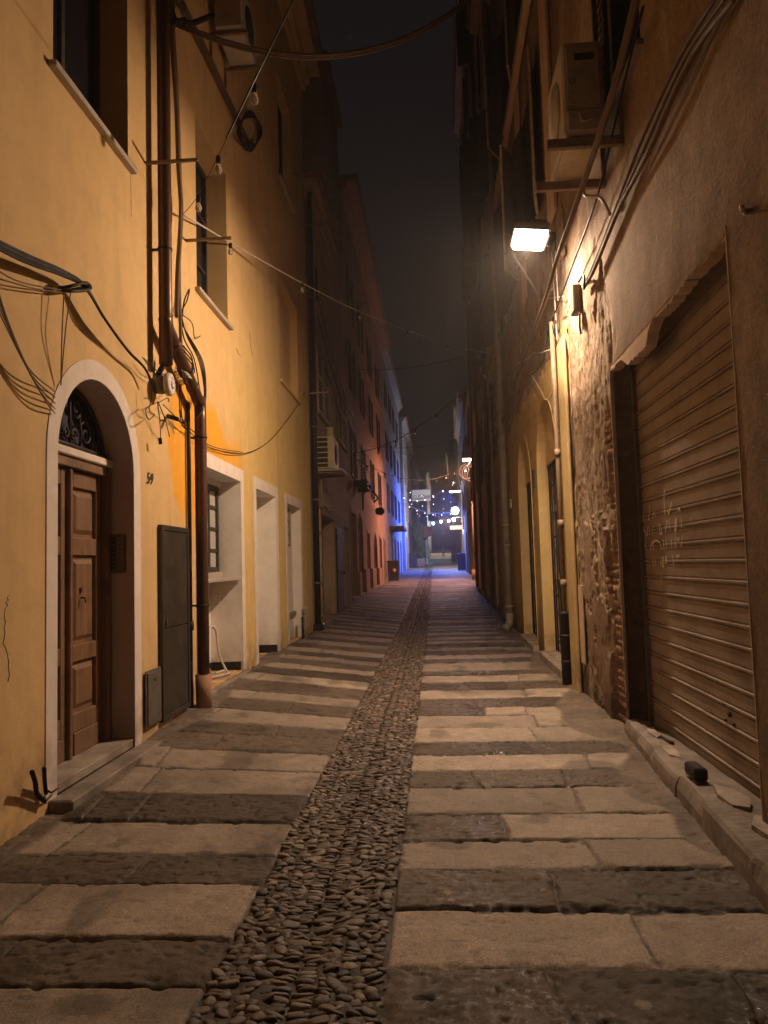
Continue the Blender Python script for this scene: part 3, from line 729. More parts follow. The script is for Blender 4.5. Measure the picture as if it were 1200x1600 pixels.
# fanlight: glass and scrolled ironwork
ap = arch_pts(4.81, 6.09, 3.01, 20)
MB(frL).prism([(u, max(v, 2.5)) for u, v in ap], -D_-.05, -D_-.035).build('fanlight_pane', M['purple_glass'], A)
mb = MB(frL); wz = -D_+.015; c = 5.45
mb.tube([(u, max(v, 2.52), wz) for u, v in arch_pts(4.84, 6.06, 2.985, 24)], .02, 6)
mb.tube([(4.82, 2.535, wz), (6.08, 2.535, wz)], .02, 6)
def scroll(cu, cv, r, turns, a0, sgn=1, n=26, rt=.011):
    pts = []
    for i in range(n+1):
        t = i/n; rr = r*(1-.8*t); a = a0+sgn*turns*2*math.pi*t; pts.append((cu+rr*math.cos(a), cv+rr*math.sin(a), wz))
    mb.tube(pts, rt, 5)
for sg in (-1, 1):
    scroll(c+sg*.26, 2.66, .11, 1.3, math.pi/2+sg*1.2, -sg); scroll(c+sg*.10, 2.84, .075, 1.2, -math.pi/2, sg); scroll(c+sg*.46, 2.60, .06, 1.2, math.pi/2, -sg)
    scroll(c+sg*.06, 2.62, .055, 1.2, 0 if sg > 0 else math.pi, sg); scroll(c+sg*.30, 2.83, .06, 1.1, -math.pi/2, -sg)
    mb.tube([(c+sg*.16, 2.54, wz), (c+sg*.19, 2.66, wz), (c+sg*.15, 2.78, wz), (c+sg*.2, 2.9, wz)], .012, 5)
    mb.tube([(c+sg*.38, 2.54, wz), (c+sg*.38, 2.70, wz), (c+sg*.42, 2.78, wz)], .011, 5)
mb.tube([(c, 2.54, wz), (c, 2.95, wz)], .013, 5); mb.lathe((c, 2.62, wz), [(.01, -.03), (.028, 0), (.01, .03)], 8)
mb.build('fanlight_grille', M['iron'], A)
mb = MB(frL); mb.box((4.70, -.04, -.24), (6.34, .10, .16), .012); mb.build('doorstep', M['step_stone'], A)
mb = MB(frL); mb.box((4.80, .101, -.32), (6.10, .168, -.01), .004); mb.build('threshold', M['marble'], A)
# painted house number
t = text_mesh('59', 'house_number', .15, M['ink'], A, Vector(frL(6.385, 2.335, .006)), (0, 1, 0), (0, 0, 1), .0015, .25)

def crack(path, w=.0022):
    mb = MB()
    pts = [np.array(Lp(x, y, .0015)) for x, y in path]; P2 = []
    for a, b_ in zip(pts[:-1], pts[1:]):
        for t in np.linspace(0, 1, 7)[:-1]: P2.append(a+(b_-a)*t+np.array([0, rng.normal(0, .006), rng.normal(0, .004)]))
    mb.tube(P2, [w*rng.uniform(.5, 1.2) for _ in P2], 4); return mb.build('crack', M['cable_tan'], A)
crack([(14, 930), (8, 955), (6, 1005), (13, 1025), (12, 1070)]); crack([(370, 545), (372, 552), (378, 558)], .004); crack([(390, 520), (392, 545), (396, 562)], .004); crack([(204, 268), (205, 300), (205, 345)], .002)
# intercom in the door recess
P = empty('intercom_panel', (-2.62, 6.09, 1.6), 'dull brass intercom panel with two columns of name buttons inside the arched doorway', 'intercom')
x0, x1 = -2.755, -2.605
MB().box((x0, 6.075, 1.545), (x1, 6.094, 1.87), .004).build('plate', M['brass'], P)
mb = MB()
for i in range(8):
    z = 1.575+i*.036
    mb.box((x0+.085, 6.069, z), (x0+.105, 6.0752, z+.022)); mb.box((x0+.115, 6.069, z), (x0+.135, 6.0752, z+.022))
mb.build('buttons', M['grey_metal'], P)
mb = MB()
for i in range(8): mb.box((x0+.012, 6.071, 1.575+i*.036), (x0+.075, 6.0752, 1.597+i*.036))
mb.build('name_strips', M['ac_dark'], P)
# tall metal cupboard door and the small meter hatch
P = empty('utility_cabinet', (-2.55, 7.05, .17), 'tall dark green metal cabinet door with two hinges on ochre wall', 'cabinet')
mb = MB(frL); a, b_, c, d = 6.66, 7.44, .18, 1.98
mb.box((a, c, .001), (a+.05, d, .045), .004); mb.box((b_-.05, c, .001), (b_, d, .045), .004); mb.box((a+.05, d-.05, .001), (b_-.05, d, .045), .004); mb.box((a+.05, c, .001), (b_-.05, c+.05, .045), .004)
mb.build('frame', M['cabinet'], P)
MB(frL).box((a+.055, 1.02, .004), (b_-.055, d-.055, .036), .004).build('door', M['cabinet'], P)
MB(frL).box((a+.055, c+.055, .004), (b_-.055, 1.012, .036), .004).build('door', M['cabinet'], P)
for v in (1.55, .45): MB(frL).box((b_+.001, v, .01), (b_+.035, v+.16, .06), .006).build('hinge', M['iron'], P)
MB(frL).box((a+.10, 1.03, .037), (a+.12, 1.10, .05), .003).build('latch', M['grey_metal'], P)
P = empty('meter_hatch', (-2.54, 6.46, .2), 'small grey metal meter hatch beside the white door surround', 'hatch')
MB(frL).box((6.29, .2, .017), (6.64, .69, .03), .004).build('frame', M['grey_metal'], P)
d = MB(frL).box((6.31, .22, .031), (6.62, .67, .042), .003).build('cover', M['grey_metal'], P)
MB(frL).lathe((6.47, .60, .042), [(.018, 0), (.018, .004), (.008, .005)], 10).build('lock', M['ac_dark'], d)

# brown downpipe with its set-off, clamps and terracotta foot
P = empty('downpipe', (-2.45, 7.6, .15), 'large brown copper downpipe with a set-off bend and terracotta foot on ochre wall', 'downpipe')
pw = .125
pts = [(6.56, 12.2), (6.57, 4.05), (6.58, 3.92), (6.64, 3.80), (7.48, 3.36), (7.57, 3.28), (7.60, 3.14), (7.61, .48)]
MB(frL).tube(spline([(u, v, pw) for u, v in pts], 4), .062, 14).build('pipe', M['brown_pipe'], P)
MB(frL).tube([(7.61, .47, pw), (7.61, .13, pw)], [.085, .078], 14).build('foot', M['terracotta'], P)
for (u, v, hz) in ((6.565, 9.6, 0), (6.565, 7.1, 0), (6.57, 4.55, 0), (7.605, 2.95, 0), (7.61, 1.18, 0)):
    mb = MB(frL); mb.tube([(u, v-.012, pw), (u, v+.012, pw)], .068, 14); mb.box((u-.012, v-.01, .0), (u+.012, v+.01, pw-.05)); mb.build('clamp', M['iron'], P)
for (u, v) in ((6.80, 3.715), (7.35, 3.43)):
    MB(frL).tube([(u-.02, v+.0105, pw), (u+.02, v-.0105, pw)], .067, 14).build('joint', M['brown_pipe'], P)
# thin black conduit beside the pipe foot
P = empty('conduit', (-2.5, 7.5, .2), 'thin black conduit running down behind the brown downpipe', 'conduit')
MB(frL).tube([(7.49, 3.3, .03), (7.49, 2.7, .035), (7.50, .12, .03)], .02, 8).build('tube', M['black_pipe'], P)
MB(frL).lathe((7.50, .98, .033), [(.0, -.05), (.03, -.045), (.03, .045), (.0, .05)], 10, 'y').build('coupling', M['black_pipe'], P)

# cable bundles and loose wires on the ochre wall
def Lw(px, py, w): p = Lp(px, py, w); return p
o = tubes('cable_bundle', [spline([Lw(-60, 345, .13), Lw(0, 378+i*3, .13), Lw(50, 402+i*3, .13), Lw(100, 424+i*2, .13), Lw(133, 447+i, .12), Lw(165, 500, .12+.01*i), Lw(200, 548, .11), Lw(226, 575, .10), Lw(238, 600, .1)], 6) for i in range(5)], [.011, .009, .012, .008, .008], M['cable'], n=6)
tag(o, 'thick bundle of black cables strapped along the ochre wall down to the round junction box', 'cables')
o = tubes('tie_bracket', [[Lw(112, 452, .0), Lw(140, 447, .17)], spline([Lw(90, 452, .02), Lw(110, 455, .12), Lw(140, 452, .14), Lw(135, 442, .16), Lw(110, 447, .12), Lw(92, 450, .03)], 5)], [.009, .012], M['iron'])
tag(o, 'iron bracket tying the cable bundle to the ochre wall above the arched door', 'bracket')
o = tubes('hanging_wires', [spline([Lw(-10, 430+10*i, .1), Lw(12+5*i, 500+14*i, .1), Lw(45+6*i, 575+12*i, .08), Lw(86, 612+9*i if i < 4 else 646, .02)], 7) for i in range(5)]
          + [spline([Lw(-20, 412, .1), Lw(30, 440, .09), Lw(95, 453, .08)], 6), spline([Lw(0, 436, .1), Lw(50, 450, .09), Lw(95, 457, .08)], 6)], .0045, M['cable_tan'])
tag(o, 'loose drooping brown wires at the left of the arched doorway', 'wires')
o = tubes('dangling_wire', [spline([Lw(100, 458, .10), Lw(97, 520, .09), Lw(95, 600, .03)], 6), spline([Lw(110, 458, .10), Lw(102, 520, .09), Lw(95, 602, .03)], 6)], .004, M['cable_tan'])
tag(o, 'pair of thin wires hanging from the iron bracket to the top of the door arch', 'wires')
o = tubes('vertical_cable', [spline([Lw(262, -60, .09), Lw(266, 0, .09), Lw(270, 80, .10), Lw(276, 170, .09), Lw(279, 260, .1), Lw(283, 330, .09), Lw(278, 420, .1), Lw(276, 495, .09)], 6), spline([Lw(270, -60, .09), Lw(271, 40, .1), Lw(277, 150, .10), Lw(282, 300, .09), Lw(280, 400, .1), Lw(281, 480, .1), Lw(284, 560, .1), Lw(290, 600, .12)], 6)], [.024, .017], M['cable_tan'])
tag(o, 'thick wavy dusty cable climbing the ochre wall right of the brown downpipe', 'cable')
o = tubes('cable_loops', [spline([Lw(284, 500, .09), Lw(288, 470, .09), Lw(296, 452, .1), Lw(292, 470, .1), Lw(283, 492, .1), Lw(288, 530, .11), Lw(303, 560, .12), Lw(312, 610, .12), Lw(314, 640, .13), Lw(305, 655, .14)], 6)]
          + [spline([Lw(284, 495+i*4, .09), Lw(292+i, 525, .1), Lw(311+2*i, 565, .12), Lw(319+i, 610, .14), Lw(315+i, 640, .17), Lw(306, 655, .14)], 6) for i in range(4)]
          + [spline([Lw(283, 490, .08), Lw(300, 505, .07), Lw(304, 528, .05), Lw(313, 525, .04)], 5)]
          + [spline([Lw(286, 540+6*i, .1), Lw(300+2*i, 560+8*i, .15), Lw(297, 588, .2), Lw(284, 586+2*i, .2), Lw(276, 575, .1)], 6) for i in range(3)], [.007, .006, .006, .006, .006, .005, .008, .007, .006], M['cable'])
tag(o, 'tangle of thin black cables looped round the bend of the brown downpipe', 'cables')
o = tubes('pipe_lashing', [spline([Lw(283+3*i, 578+4*i, .03), Lw(286+3*i, 580+4*i, .21), Lw(295+2*i, 585+3*i, .20), Lw(298, 590+3*i, .05)], 5) for i in range(3)], .008, M['cable_pale'])
tag(o, 'pale twine lashing wires to the bend of the brown downpipe', 'twine')
P = empty('junction_box', Lp(243, 605, .1), 'round white junction box with a tangle of wires on ochre wall', 'junction box')
q = Lp(243, 603, 0); u, v = q[1], q[2]
MB(frL).lathe((u-.03, v, .0), [(.075, .0), (.085, .05), (.085, .12)], 18).build('body', M['grey_metal'], P)
MB(frL).lathe((u-.03, v, .121), [(.105, .0), (.11, .02), (.10, .045), (.06, .055), (.058, .045), (.045, .045), (.045, .06), (.0, .062)], 22).build('cover', M['white_plastic'], P)
mb = MB(frL); mb.box((u+.02, v+.10, .02), (u+.22, v+.145, .06), .005); mb.build('terminal_strip', M['white_plastic'], P)
MB(frL).tube([(u-.03, v+.09, .03), (u+.03, v+.26, .10)], .026, 8).build('cable_gland', M['iron'], P)
mb = MB()
for path in ([(238, 600), (236, 625), (233, 640), (242, 648)], [(246, 628), (250, 660), (251, 690)], [(247, 628), (258, 655), (265, 683)], [(240, 630), (228, 640), (232, 655), (240, 650)],
             [(255, 590), (275, 580), (290, 575)], [(250, 612), (270, 612), (281, 600)], [(281, 600), (281, 640), (290, 668), (284, 662), (280, 640)], [(283, 600), (283, 640), (286, 662)], [(255, 632), (275, 652), (300, 672)],
             [(225, 560), (246, 580), (270, 590)], [(222, 558), (250, 592), (282, 598)], [(246, 630), (262, 622), (264, 628)], [(263, 652), (272, 650), (280, 657)]):
    mb.tube(spline([Lw(x, y, .10+.03*math.sin(x+y)) for x, y in path], 5), .0045 if path[0][0] < 262 else .006, 5)
mb.tube(spline([Lw(250, 684, .1), Lw(251, 694, .1)], 3), .016, 6); mb.tube(spline([Lw(262, 650, .02), Lw(278, 655, .14)], 3), .022, 7)
mb.build('wires', M['cable'], P)
o = tubes('slack_wire', [spline([Lw(255, 632, .06), Lw(300, 678, .06), Lw(330, 700, .04), Lw(380, 709, .03), Lw(420, 690, .03), Lw(450, 655, .03), Lw(466, 632, .03)], 8), spline([Lw(300, 672, .06), Lw(330, 697, .04), Lw(380, 707, .03)], 8)], .005, M['cable'])
tag(o, 'single thin wire sagging across the ochre wall above the white recesses', 'wire')
o = tubes('corner_wires', [spline([Lw(70, 1252, .03), Lw(58, 1240, .04), Lw(55, 1222, .07), Lw(50, 1206, .10)], 5), spline([Lw(72, 1240, .03), Lw(70, 1222, .05), Lw(69, 1200, .09)], 5), spline([Lw(70, 1232, .02), Lw(80, 1238, .05), Lw(90, 1232, .03)], 5)], [.016, .013, .006], M['cable'])
tag(o, 'two black cable stubs poking out low beside the foot of the door surround', 'cable stubs')
o = tubes('wall_conduit', [[Lp(268, -30, .05), Lp(330, 95, .05), Lp(388, 222, .05)], [Lp(262, -30, .05), Lp(326, 95, .05), Lp(384, 220, .05)]], [.03, .018], M['cable_tan'])
tag(o, 'straight dusty conduit running along the ochre wall near its top', 'conduit')
o = tubes('cable_coil', [[Lp(390+13*math.cos(a)*(1+.12*k), 205+32*math.sin(a)*(1-.08*k), .05+.012*k) for a in np.linspace(0, 2*math.pi, 20)] for k in range(5)], .011, M['cable'])
tag(o, 'coil of spare cable hung on the ochre wall at the end of the conduit', 'cable coil')
o = tubes('overhead_cables', [catenary(Lp(273, 34+i*3, .15), Yp(735, -4+i*3, 9.2), .55, 16) for i in range(3)], [.02, .012, .009], M['cable_tan'])
tag(o, 'bundle of cables spanning the alley at the top of the photo', 'cables')
o = tubes('cable_end', [spline([Lp(262, 40, .1), Lp(280, 33, .2), Lp(300, 36, .2), Lp(332, 24, .3)], 5), spline([Lp(290, 30, .2), Lp(275, 30, .12), Lp(268, 10, .1)], 4)], [.03, .02], M['cable'])
tag(o, 'thick taped cable end where the overhead cables leave the ochre wall', 'cable')
# thin poles standing out of the left facades
for i, (px, py, ln, lab) in enumerate(((227, 255, .50, 'rusty bracket bar crossing in front of the brown downpipe'), (290, 376, .50, 'rusty bracket bar beside the lower end of the second upper window'), (458, 272, .48, 'high bracket bar near the far corner of the ochre house'), (473, 353, .62, 'bracket bar above the dark brown house front'), (473, 615, .55, 'pale bracket bar level with the shutters of the dark brown house'))):
    p = Lp(px, py, 0); u, v = p[1], p[2]
    o = MB(frL).box((u-.014, v-.014, .0), (u+.014, v+.014, ln), .003).build('wall_bracket', M['bracket']); tag(o, lab, 'bracket', 'bracket bars on the left facades')
# old air conditioner high on the ochre wall
P = empty('air_conditioner', Lp(348, 50, .2), 'old air conditioner high up on the ochre wall seen from below', 'air conditioner')
MB(frL).box((8.5, 8.20, .08), (9.3, 8.8, .42), .015).build('casing', M['ac'], P)
MB(frL).lathe((8.9, 8.5, .421), [(.22, 0), (.22, .01), (.05, .012)], 16).build('fan_grille', M['ac_dark'], P)
for u in (8.56, 9.22):
    mb = MB(frL); mb.box((u-.02, 8.14, 0), (u+.02, 8.18, .48)); mb.box((u-.02, 7.8, .0), (u+.02, 8.139, .03)); mb.build('bracket', M['bracket'], P)
# white hose left in the bar recess
P = tubes('garden_hose', [spline([frL(8.9, .24, -.2), frL(9.2, .25, -.05), frL(9.35, .27, -.12), frL(9.3, .5, -.2), frL(9.25, .78, -.22), frL(9.1, .82, -.25), frL(9.05, .5, -.28), frL(9.3, .25, -.3), frL(9.55, .24, -.2)], 7)], .016, M['white_plastic'])
tag(P, 'white hose coiled on the stone step of the bar recess', 'hose')
# standpipe at the third recess
P = empty('standpipe', frL(14.35, .2, .05), 'short rusty standpipe with a valve beside the third white recess', 'standpipe')
MB(frL).tube([(14.36, .15, .07), (14.36, .62, .07)], .05, 10).build('pipe', M['iron_pale'], P)
MB(frL).tube([(14.36, .6, .07), (14.36, .72, .07), (14.30, .78, .09)], .035, 8).build('valve', M['marble'], P)
MB(frL).tube([(14.15, .15, .05), (14.15, .6, .05)], .02, 8).build('tube', M['black_pipe'], P)

# ================================================================== LEFT ROW BEYOND
def eave(P, fr, U0, U1, V, mat, out=.35, name='cornice'):
    mb = MB(fr); mb.box((U0+.01, V-.45, .002), (U1-.01, V-.3, .08)); mb.box((U0+.01, V-.3, .002), (U1-.01, V-.12, .18)); mb.box((U0, V-.12, .002), (U1, V, out)); mb.build(name, mat, P)
    MB(fr).box((U0, V+.004, -6), (U1, V+.14, out+.1)).build('roof', M['tile'], P)
# dark brown house with louvred shutters
B = empty('dark_brown_house', (-2.7, 19.5, .2), 'dark brown house with pale louvred shutters and a pale plinth', 'house')
bd = dict(u0=17.0, u1=19.7, v0=.28, v1=2.78, d=.35); bd2 = dict(u0=22.0, u1=23.1, v0=.38, v1=2.72, d=.3)
bw1 = dict(u0=17.1, u1=19.0, v0=5.2, v1=7.0, d=.15); bw2 = dict(u0=21.1, u1=23.2, v0=5.2, v1=7.1, d=.15)
bw3 = dict(u0=17.3, u1=18.7, v0=8.0, v1=9.3, d=.2)
facade(frL, 'wall', M['dark_brown'], B, 15.74, 23.6, -.3, 10.2, [bd, bd2, bw1, bw2, bw3])
eave(B, frL, 15.76, 20.0, 10.2, M['dark_brown'], .3)
for o in (bw1, bw2):
    m_ = (o['u0']+o['u1'])/2
    MB(frL).box((o['u0']-.02, o['v0']-.02, -.2), (o['u1']+.02, o['v1']+.02, -.16)).build('backing', M['ac_dark'], B)
    louver(B, frL, o['u0']-.04, m_-.01, o['v0'], o['v1'], .01, .04, None, .11); louver(B, frL, m_+.01, o['u1']+.04, o['v0'], o['v1'], .01, .04, None, .11)
    MB(frL).box((o['u0']-.08, o['v0']-.08, -.1), (o['u1']+.08, o['v0']-.01, .07), .006).build('sill', M['pale_base'], B)
window(B, frL, bw3, 2, 2)
mb = MB(frL)
for a, b_, c, d in ((15.9, 17.0, .0, 3.0), (19.7, 22.0, .1, 2.95), (23.1, 23.55, .2, 2.85), (17.0, 19.7, 2.78, 3.0), (22.0, 23.1, 2.72, 2.9)): mb.box((a, c, .002), (b_, d, .03))
mb.build('plinth', M['pale_base'], B)
MB(frL).box((17.02, .28, -.34), (17.75, 2.75, -.26), .006).build('door_leaf', M['dark_shutter'], B)
MB(frL).box((17.76, .28, -.345), (19.66, 2.76, -.30), .004).build('door_leaf', M['peeling'], B)['label'] = 'peeling white door panel'
lf = MB(frL).box((19.75, .32, .032), (21.1, 2.6, .075), .006).build('folded_shutter', M['dark_shutter'], B)
mb = MB(frL)
for v in (.55, 1.4, 2.3): mb.box((19.78, v, .0755), (21.07, v+.08, .09), .003)
mb.build('batten', M['dark_shutter'], lf)
MB(frL).lathe((20.9, 1.35, .092), [(.03, 0), (.05, .02), (.03, .05)], 10).build('knob', M['iron'], lf)
MB(frL).box((22.02, .38, -.29), (23.08, 2.7, -.25)).build('door_leaf', M['dark_shutter'], B)
MB(frL).box((16.95, .12, -.35), (19.75, .275, .12), .01).build('doorstep', M['step_stone'], B)
T = empty('stair_tower', (-4, 22, 10), 'tall plain tower rising behind the roof of the dark brown house', 'tower')
facade(lambda u, v, w: (XL(u)-.05+w, u, v), 'wall', M['dark_brown'], T, 20.15, 23.62, 10.21, 16.2, [dict(u0=21.2, u1=22.2, v0=11.3, v1=13, d=.2, back=True)])
MB().box((-6.5, 20.1, 16.205), (-2.6, 23.7, 16.35)).build('roof', M['tile'], T)

P = empty('drainpipe', (-2.6, 15.9, .2), 'dark iron drainpipe at the corner of the ochre house and the dark brown house', 'downpipe')
MB(frL).tube([(15.86, 9.9, .1), (15.86, .12, .1)], .062, 12).build('pipe', M['black_pipe'], P)
for v in (7.5, 4.6, 3.0, 1.2): MB(frL).tube([(15.86, v-.02, .1), (15.86, v+.02, .1)], .07, 12).build('clamp', M['grey_metal'], P)
MB(frL).box((15.75, .1, .0), (16.0, .32, .22), .01).build('shoe', M['black_pipe'], P)
P = empty('buff_pipe', (-2.6, 16.3, .2), 'pale buff pipe with joints below the wall mounted air conditioner', 'pipe')
MB(frL).tube([(16.35, 8.8, .06), (16.35, 3.15, .06)], .03, 8).build('riser', M['pale_base'], P)
MB(frL).tube([(16.30, 3.1, .09), (16.32, .3, .09)], .055, 10).build('pipe', M['pink_pipe'], P)
for v in (2.3, 1.2, .45): MB(frL).tube([(16.31, v-.04, .09), (16.31, v+.04, .09)], .066, 10).build('joint', M['bracket'], P)
mb = MB(frL); mb.box((16.2, 2.85, .0), (16.5, 3.1, .2), .02); mb.tube([(16.6, 3.0, .1), (16.75, 2.9, .25), (16.7, 2.8, .3)], .05, 8); mb.build('valve', M['iron_pale'], P)
MB(frL).tube([(16.75, 3.7, .1), (16.75, 3.12, .1), (16.6, 3.05, .1)], .03, 8).build('branch', M['pink_pipe'], P)
# air conditioner on its tray
P = empty('air_conditioner', (-2.35, 16.7, 3.7), 'cream air conditioner in a slatted cage on a tray with a paint tin on top', 'air conditioner')
y0, y1, z0, z1 = 16.3, 17.2, 3.74, 4.46; xa, xb = XL(16.3)+.06, XL(16.3)+.46
mb = MB(); mb.box((xa, y0+.03, z0), (xb, y1, z1), .01); mb.build('casing', M['ac_cream'], P)
mb = MB(); t = .03
mb.box((xa, y0, z0), (xa+t, y0+.026, z1)); mb.box((xb-.13, y0, z0), (xb, y0+.026, z1)); mb.box((xa+t, y0, z1-t), (xb-.13, y0+.026, z1)); mb.box((xa+t, y0, z0), (xb-.13, y0+.026, z0+t))
for i in range(1, 6): mb.box((xa+t, y0+.004, z0+(z1-z0)*i/6-.012), (xb-.13, y0+.022, z0+(z1-z0)*i/6+.012))
mb.build('side_grille', M['ac_cream'], P)
MB().box((xa+t, y0+.027, z0+t), (xb-.13, y0+.029, z1-t)).build('coil', M['ac_dark'], P)
MB(frL).lathe((16.75, 4.1, .461), [(.24, 0), (.24, .01), (.06, .015)], 18).build('fan_grille', M['ac_dark'], P)
mb = MB(); mb.box((xa-.04, y0-.1, z0-.07), (xb+.2, y1+.1, z0-.03), .006); mb.box((xa-.04, y0-.1, z0-.03), (xa, y1+.1, z0+.02)); mb.build('tray', M['ac'], P)
mb = MB()
for y in (y0, y1-.04): mb.box((xa-.06, y, z0-.11), (xb+.12, y+.04, z0-.071))
mb.build('bracket', M['bracket'], P)
o = empty('paint_tin', ((xa+xb)/2+.1, 16.45, z1), 'pale tin standing on top of the cream air conditioner', 'tin')
MB().lathe(((xa+xb)/2+.1, 16.5, z1+.001), [(.09, 0), (.09, .2), (.1, .205), (.1, .225), (.085, .225), (.08, .05)], 16).build('body', M['ac_cream'], o)
MB().tube([((xa+xb)/2+.0, 16.5, z1+.2), ((xa+xb)/2+.1, 16.42, z1+.12), ((xa+xb)/2+.2, 16.5, z1+.2)], .005, 5).build('handle', M['iron'], o)

def row_house(name, label, side, U0, U1, H, mat, floors, doors, fr, shut=True, rf=True, pw=1.0, ph=1.7, sh_mat=None, out=.3, open_sh=0):
    P = empty(name, fr((U0+U1)/2, 0, 0), label, 'house'); ops = []
    for d in doors: ops.append(dict(u0=d[0], u1=d[1], v0=gL((d[0]+d[1])/2)+.08, v1=d[2], d=.3, arch=d[3] if len(d) > 3 else False, kind='door'))
    for (v, us_) in floors:
        for u in us_: ops.append(dict(u0=u, u1=u+pw, v0=v, v1=v+ph, d=.2, kind='win'))
    facade(fr, 'wall', mat, P, U0, U1, -.3, H, ops); 
    if rf: eave(P, fr, U0, U1, H, mat, out)
    for o in ops:
        if o['kind'] == 'door':
            top = o['v1'] if not o['arch'] else o['v1']-(o['u1']-o['u0'])/2
            dl = MB(fr); dl.box((o['u0']+.004, o['v0'], -.28), (o['u1']-.004, top, -.22), .006); L_ = dl.build('door_leaf', M['dark_shutter'] if rng.random() < .6 else M['door_wood'], P)
            q = MB(fr); m_ = (o['u0']+o['u1'])/2
            for (a, b_) in ((o['u0']+.1, m_-.06), (m_+.06, o['u1']-.1)):
                for (c, d) in ((.12, .42), (.48, .92)): q.box((a, o['v0']+(top-o['v0'])*c, -.219), (b_, o['v0']+(top-o['v0'])*d, -.205), .004)
            q.build('panel', M['dark_shutter'], L_)
            if o['arch']: MB(fr).prism([(u, max(v, top)) for u, v in arch_pts(o['u0']+.01, o['u1']-.01, o['v1']-.01)], -.27, -.25).build('fanlight_pane', M['glass'], P)
            MB(fr).box((o['u0']-.1, o['v0']-.25, -.3), (o['u1']+.1, o['v0']-.003, .08), .01).build('doorstep', M['step_stone'], P)
            surround(P, fr, o, .12, .03, mat if rng.random() < .5 else M['pale_base'], bool(o['arch']))
        else:
            f = window(P, fr, o, 2, 3, sill=M['pale_base'])
            if shut:
                c = o['u0']; w_ = pw/2
                if open_sh and rng.random() < open_sh:
                    open_leaf(P, o['u0'], fr, o['v0'], o['v1'], w_, sh_mat or M['shutter_wood'], math.pi-rng.uniform(.5, 1.3)); open_leaf(P, o['u1'], fr, o['v0'], o['v1'], w_, sh_mat or M['shutter_wood'], rng.uniform(.5, 1.3))
                else:
                    louver(P, fr, o['u0']-w_, o['u0']-.01, o['v0'], o['v1'], .015, .035, sh_mat, .12); louver(P, fr, o['u1']+.01, o['u1']+w_, o['v0'], o['v1'], .015, .035, sh_mat, .12)
    return P
C_ = row_house('terracotta_house', 'terracotta house lit warm orange by the second street lamp, on the left', 'L', 23.62, 43.0, 14.4, M['orange_wall'], [(4.6, [25.2, 29.2, 33.5, 38]), (7.6, [25.2, 29.2, 33.5, 38]), (10.3, [25.2, 29.2, 33.5, 38])],
               [(24.1, 25.9, 3.3), (27.0, 28.4, 3.4, True), (30.6, 31.7, 2.9), (34.0, 35.6, 3.0, True), (37.5, 38.6, 2.9), (40.5, 41.6, 2.9)], frL, True, sh_mat=M['dark_shutter'], out=.5)
mb = MB(frL)
for (a, b_, c) in ((26.0, 26.9, .9), (28.6, 30.4, 1.0), (31.9, 33.9, 1.0), (35.7, 37.4, 1.0)): MB(frL).box((a, .2, .002), (b_, .4+c, .10), .01).build('plinth', M['orange_wall'], C_)
mb = MB(frL)
for v in (4.2, 4.42): mb.box((24.9, v, .5), (26.6, v+.03, .53))
mb.box((24.9, 4.2, .03), (24.93, 4.45, .53)); mb.box((26.57, 4.2, .03), (26.6, 4.45, .53)); mb.build('balcony_rail', M['iron'], C_)
D1 = row_house('blue_lit_house', 'tall house washed by blue light on the left of the alley', 'L', 43.02, 62.0, 14.8, M['blue_wall'], [(4.8, [45, 49, 53, 57.5]), (8.0, [45, 49, 53, 57.5]), (11.2, [45, 49, 53, 57.5])], [(44.2, 45.4, 3.2), (47.5, 48.8, 3.2), (51, 52.2, 3.2), (54.6, 56, 3.2), (58.6, 59.8, 3.3)], frL, True, sh_mat=M['dark_shutter'])
mb = MB(frL); mb.box((46.2, 3.75, .002), (50.4, 3.95, .9)); mb.build('canopy', M['dark_shutter'], D1)
frE = lambda u, v, w: (XL(u)+.25+w, u, v)
D2 = row_house('white_corner_house', 'pale narrow house with a corner pier beyond the blue lit house', 'L', 62.02, 84.0, 14.0, M['blue_wall'], [(5.4, [65, 70, 75.5, 80]), (8.6, [65, 70, 75.5, 80])], [(64, 65.2, 3.9), (69.4, 70.6, 4.0), (79, 80.4, 4.2)], frE, True)
D3 = row_house('far_left_house', 'dark far house behind the potted shrub on the left', 'L', 84.02, 108, 13.5, M['grey_wall'], [(6, [86, 91, 96, 101]), (9, [86, 91, 96, 101])], [(88, 89.4, 4.4), (98, 99.4, 4.6)], frE, False)
frE2 = lambda u, v, w: (XL(u)+1.3+w, u, v)
D4 = row_house('distant_left_house', 'distant house with a cyan lit front low on the left', 'L', 108.02, 150, 15, M['blue_wall'], [(8, [110, 116, 123, 131, 140]), (11, [110, 116, 123, 131, 140])], [(112, 113.4, 5.2), (126, 127.4, 5.8), (138, 139.4, 6.4)], frE2, False)

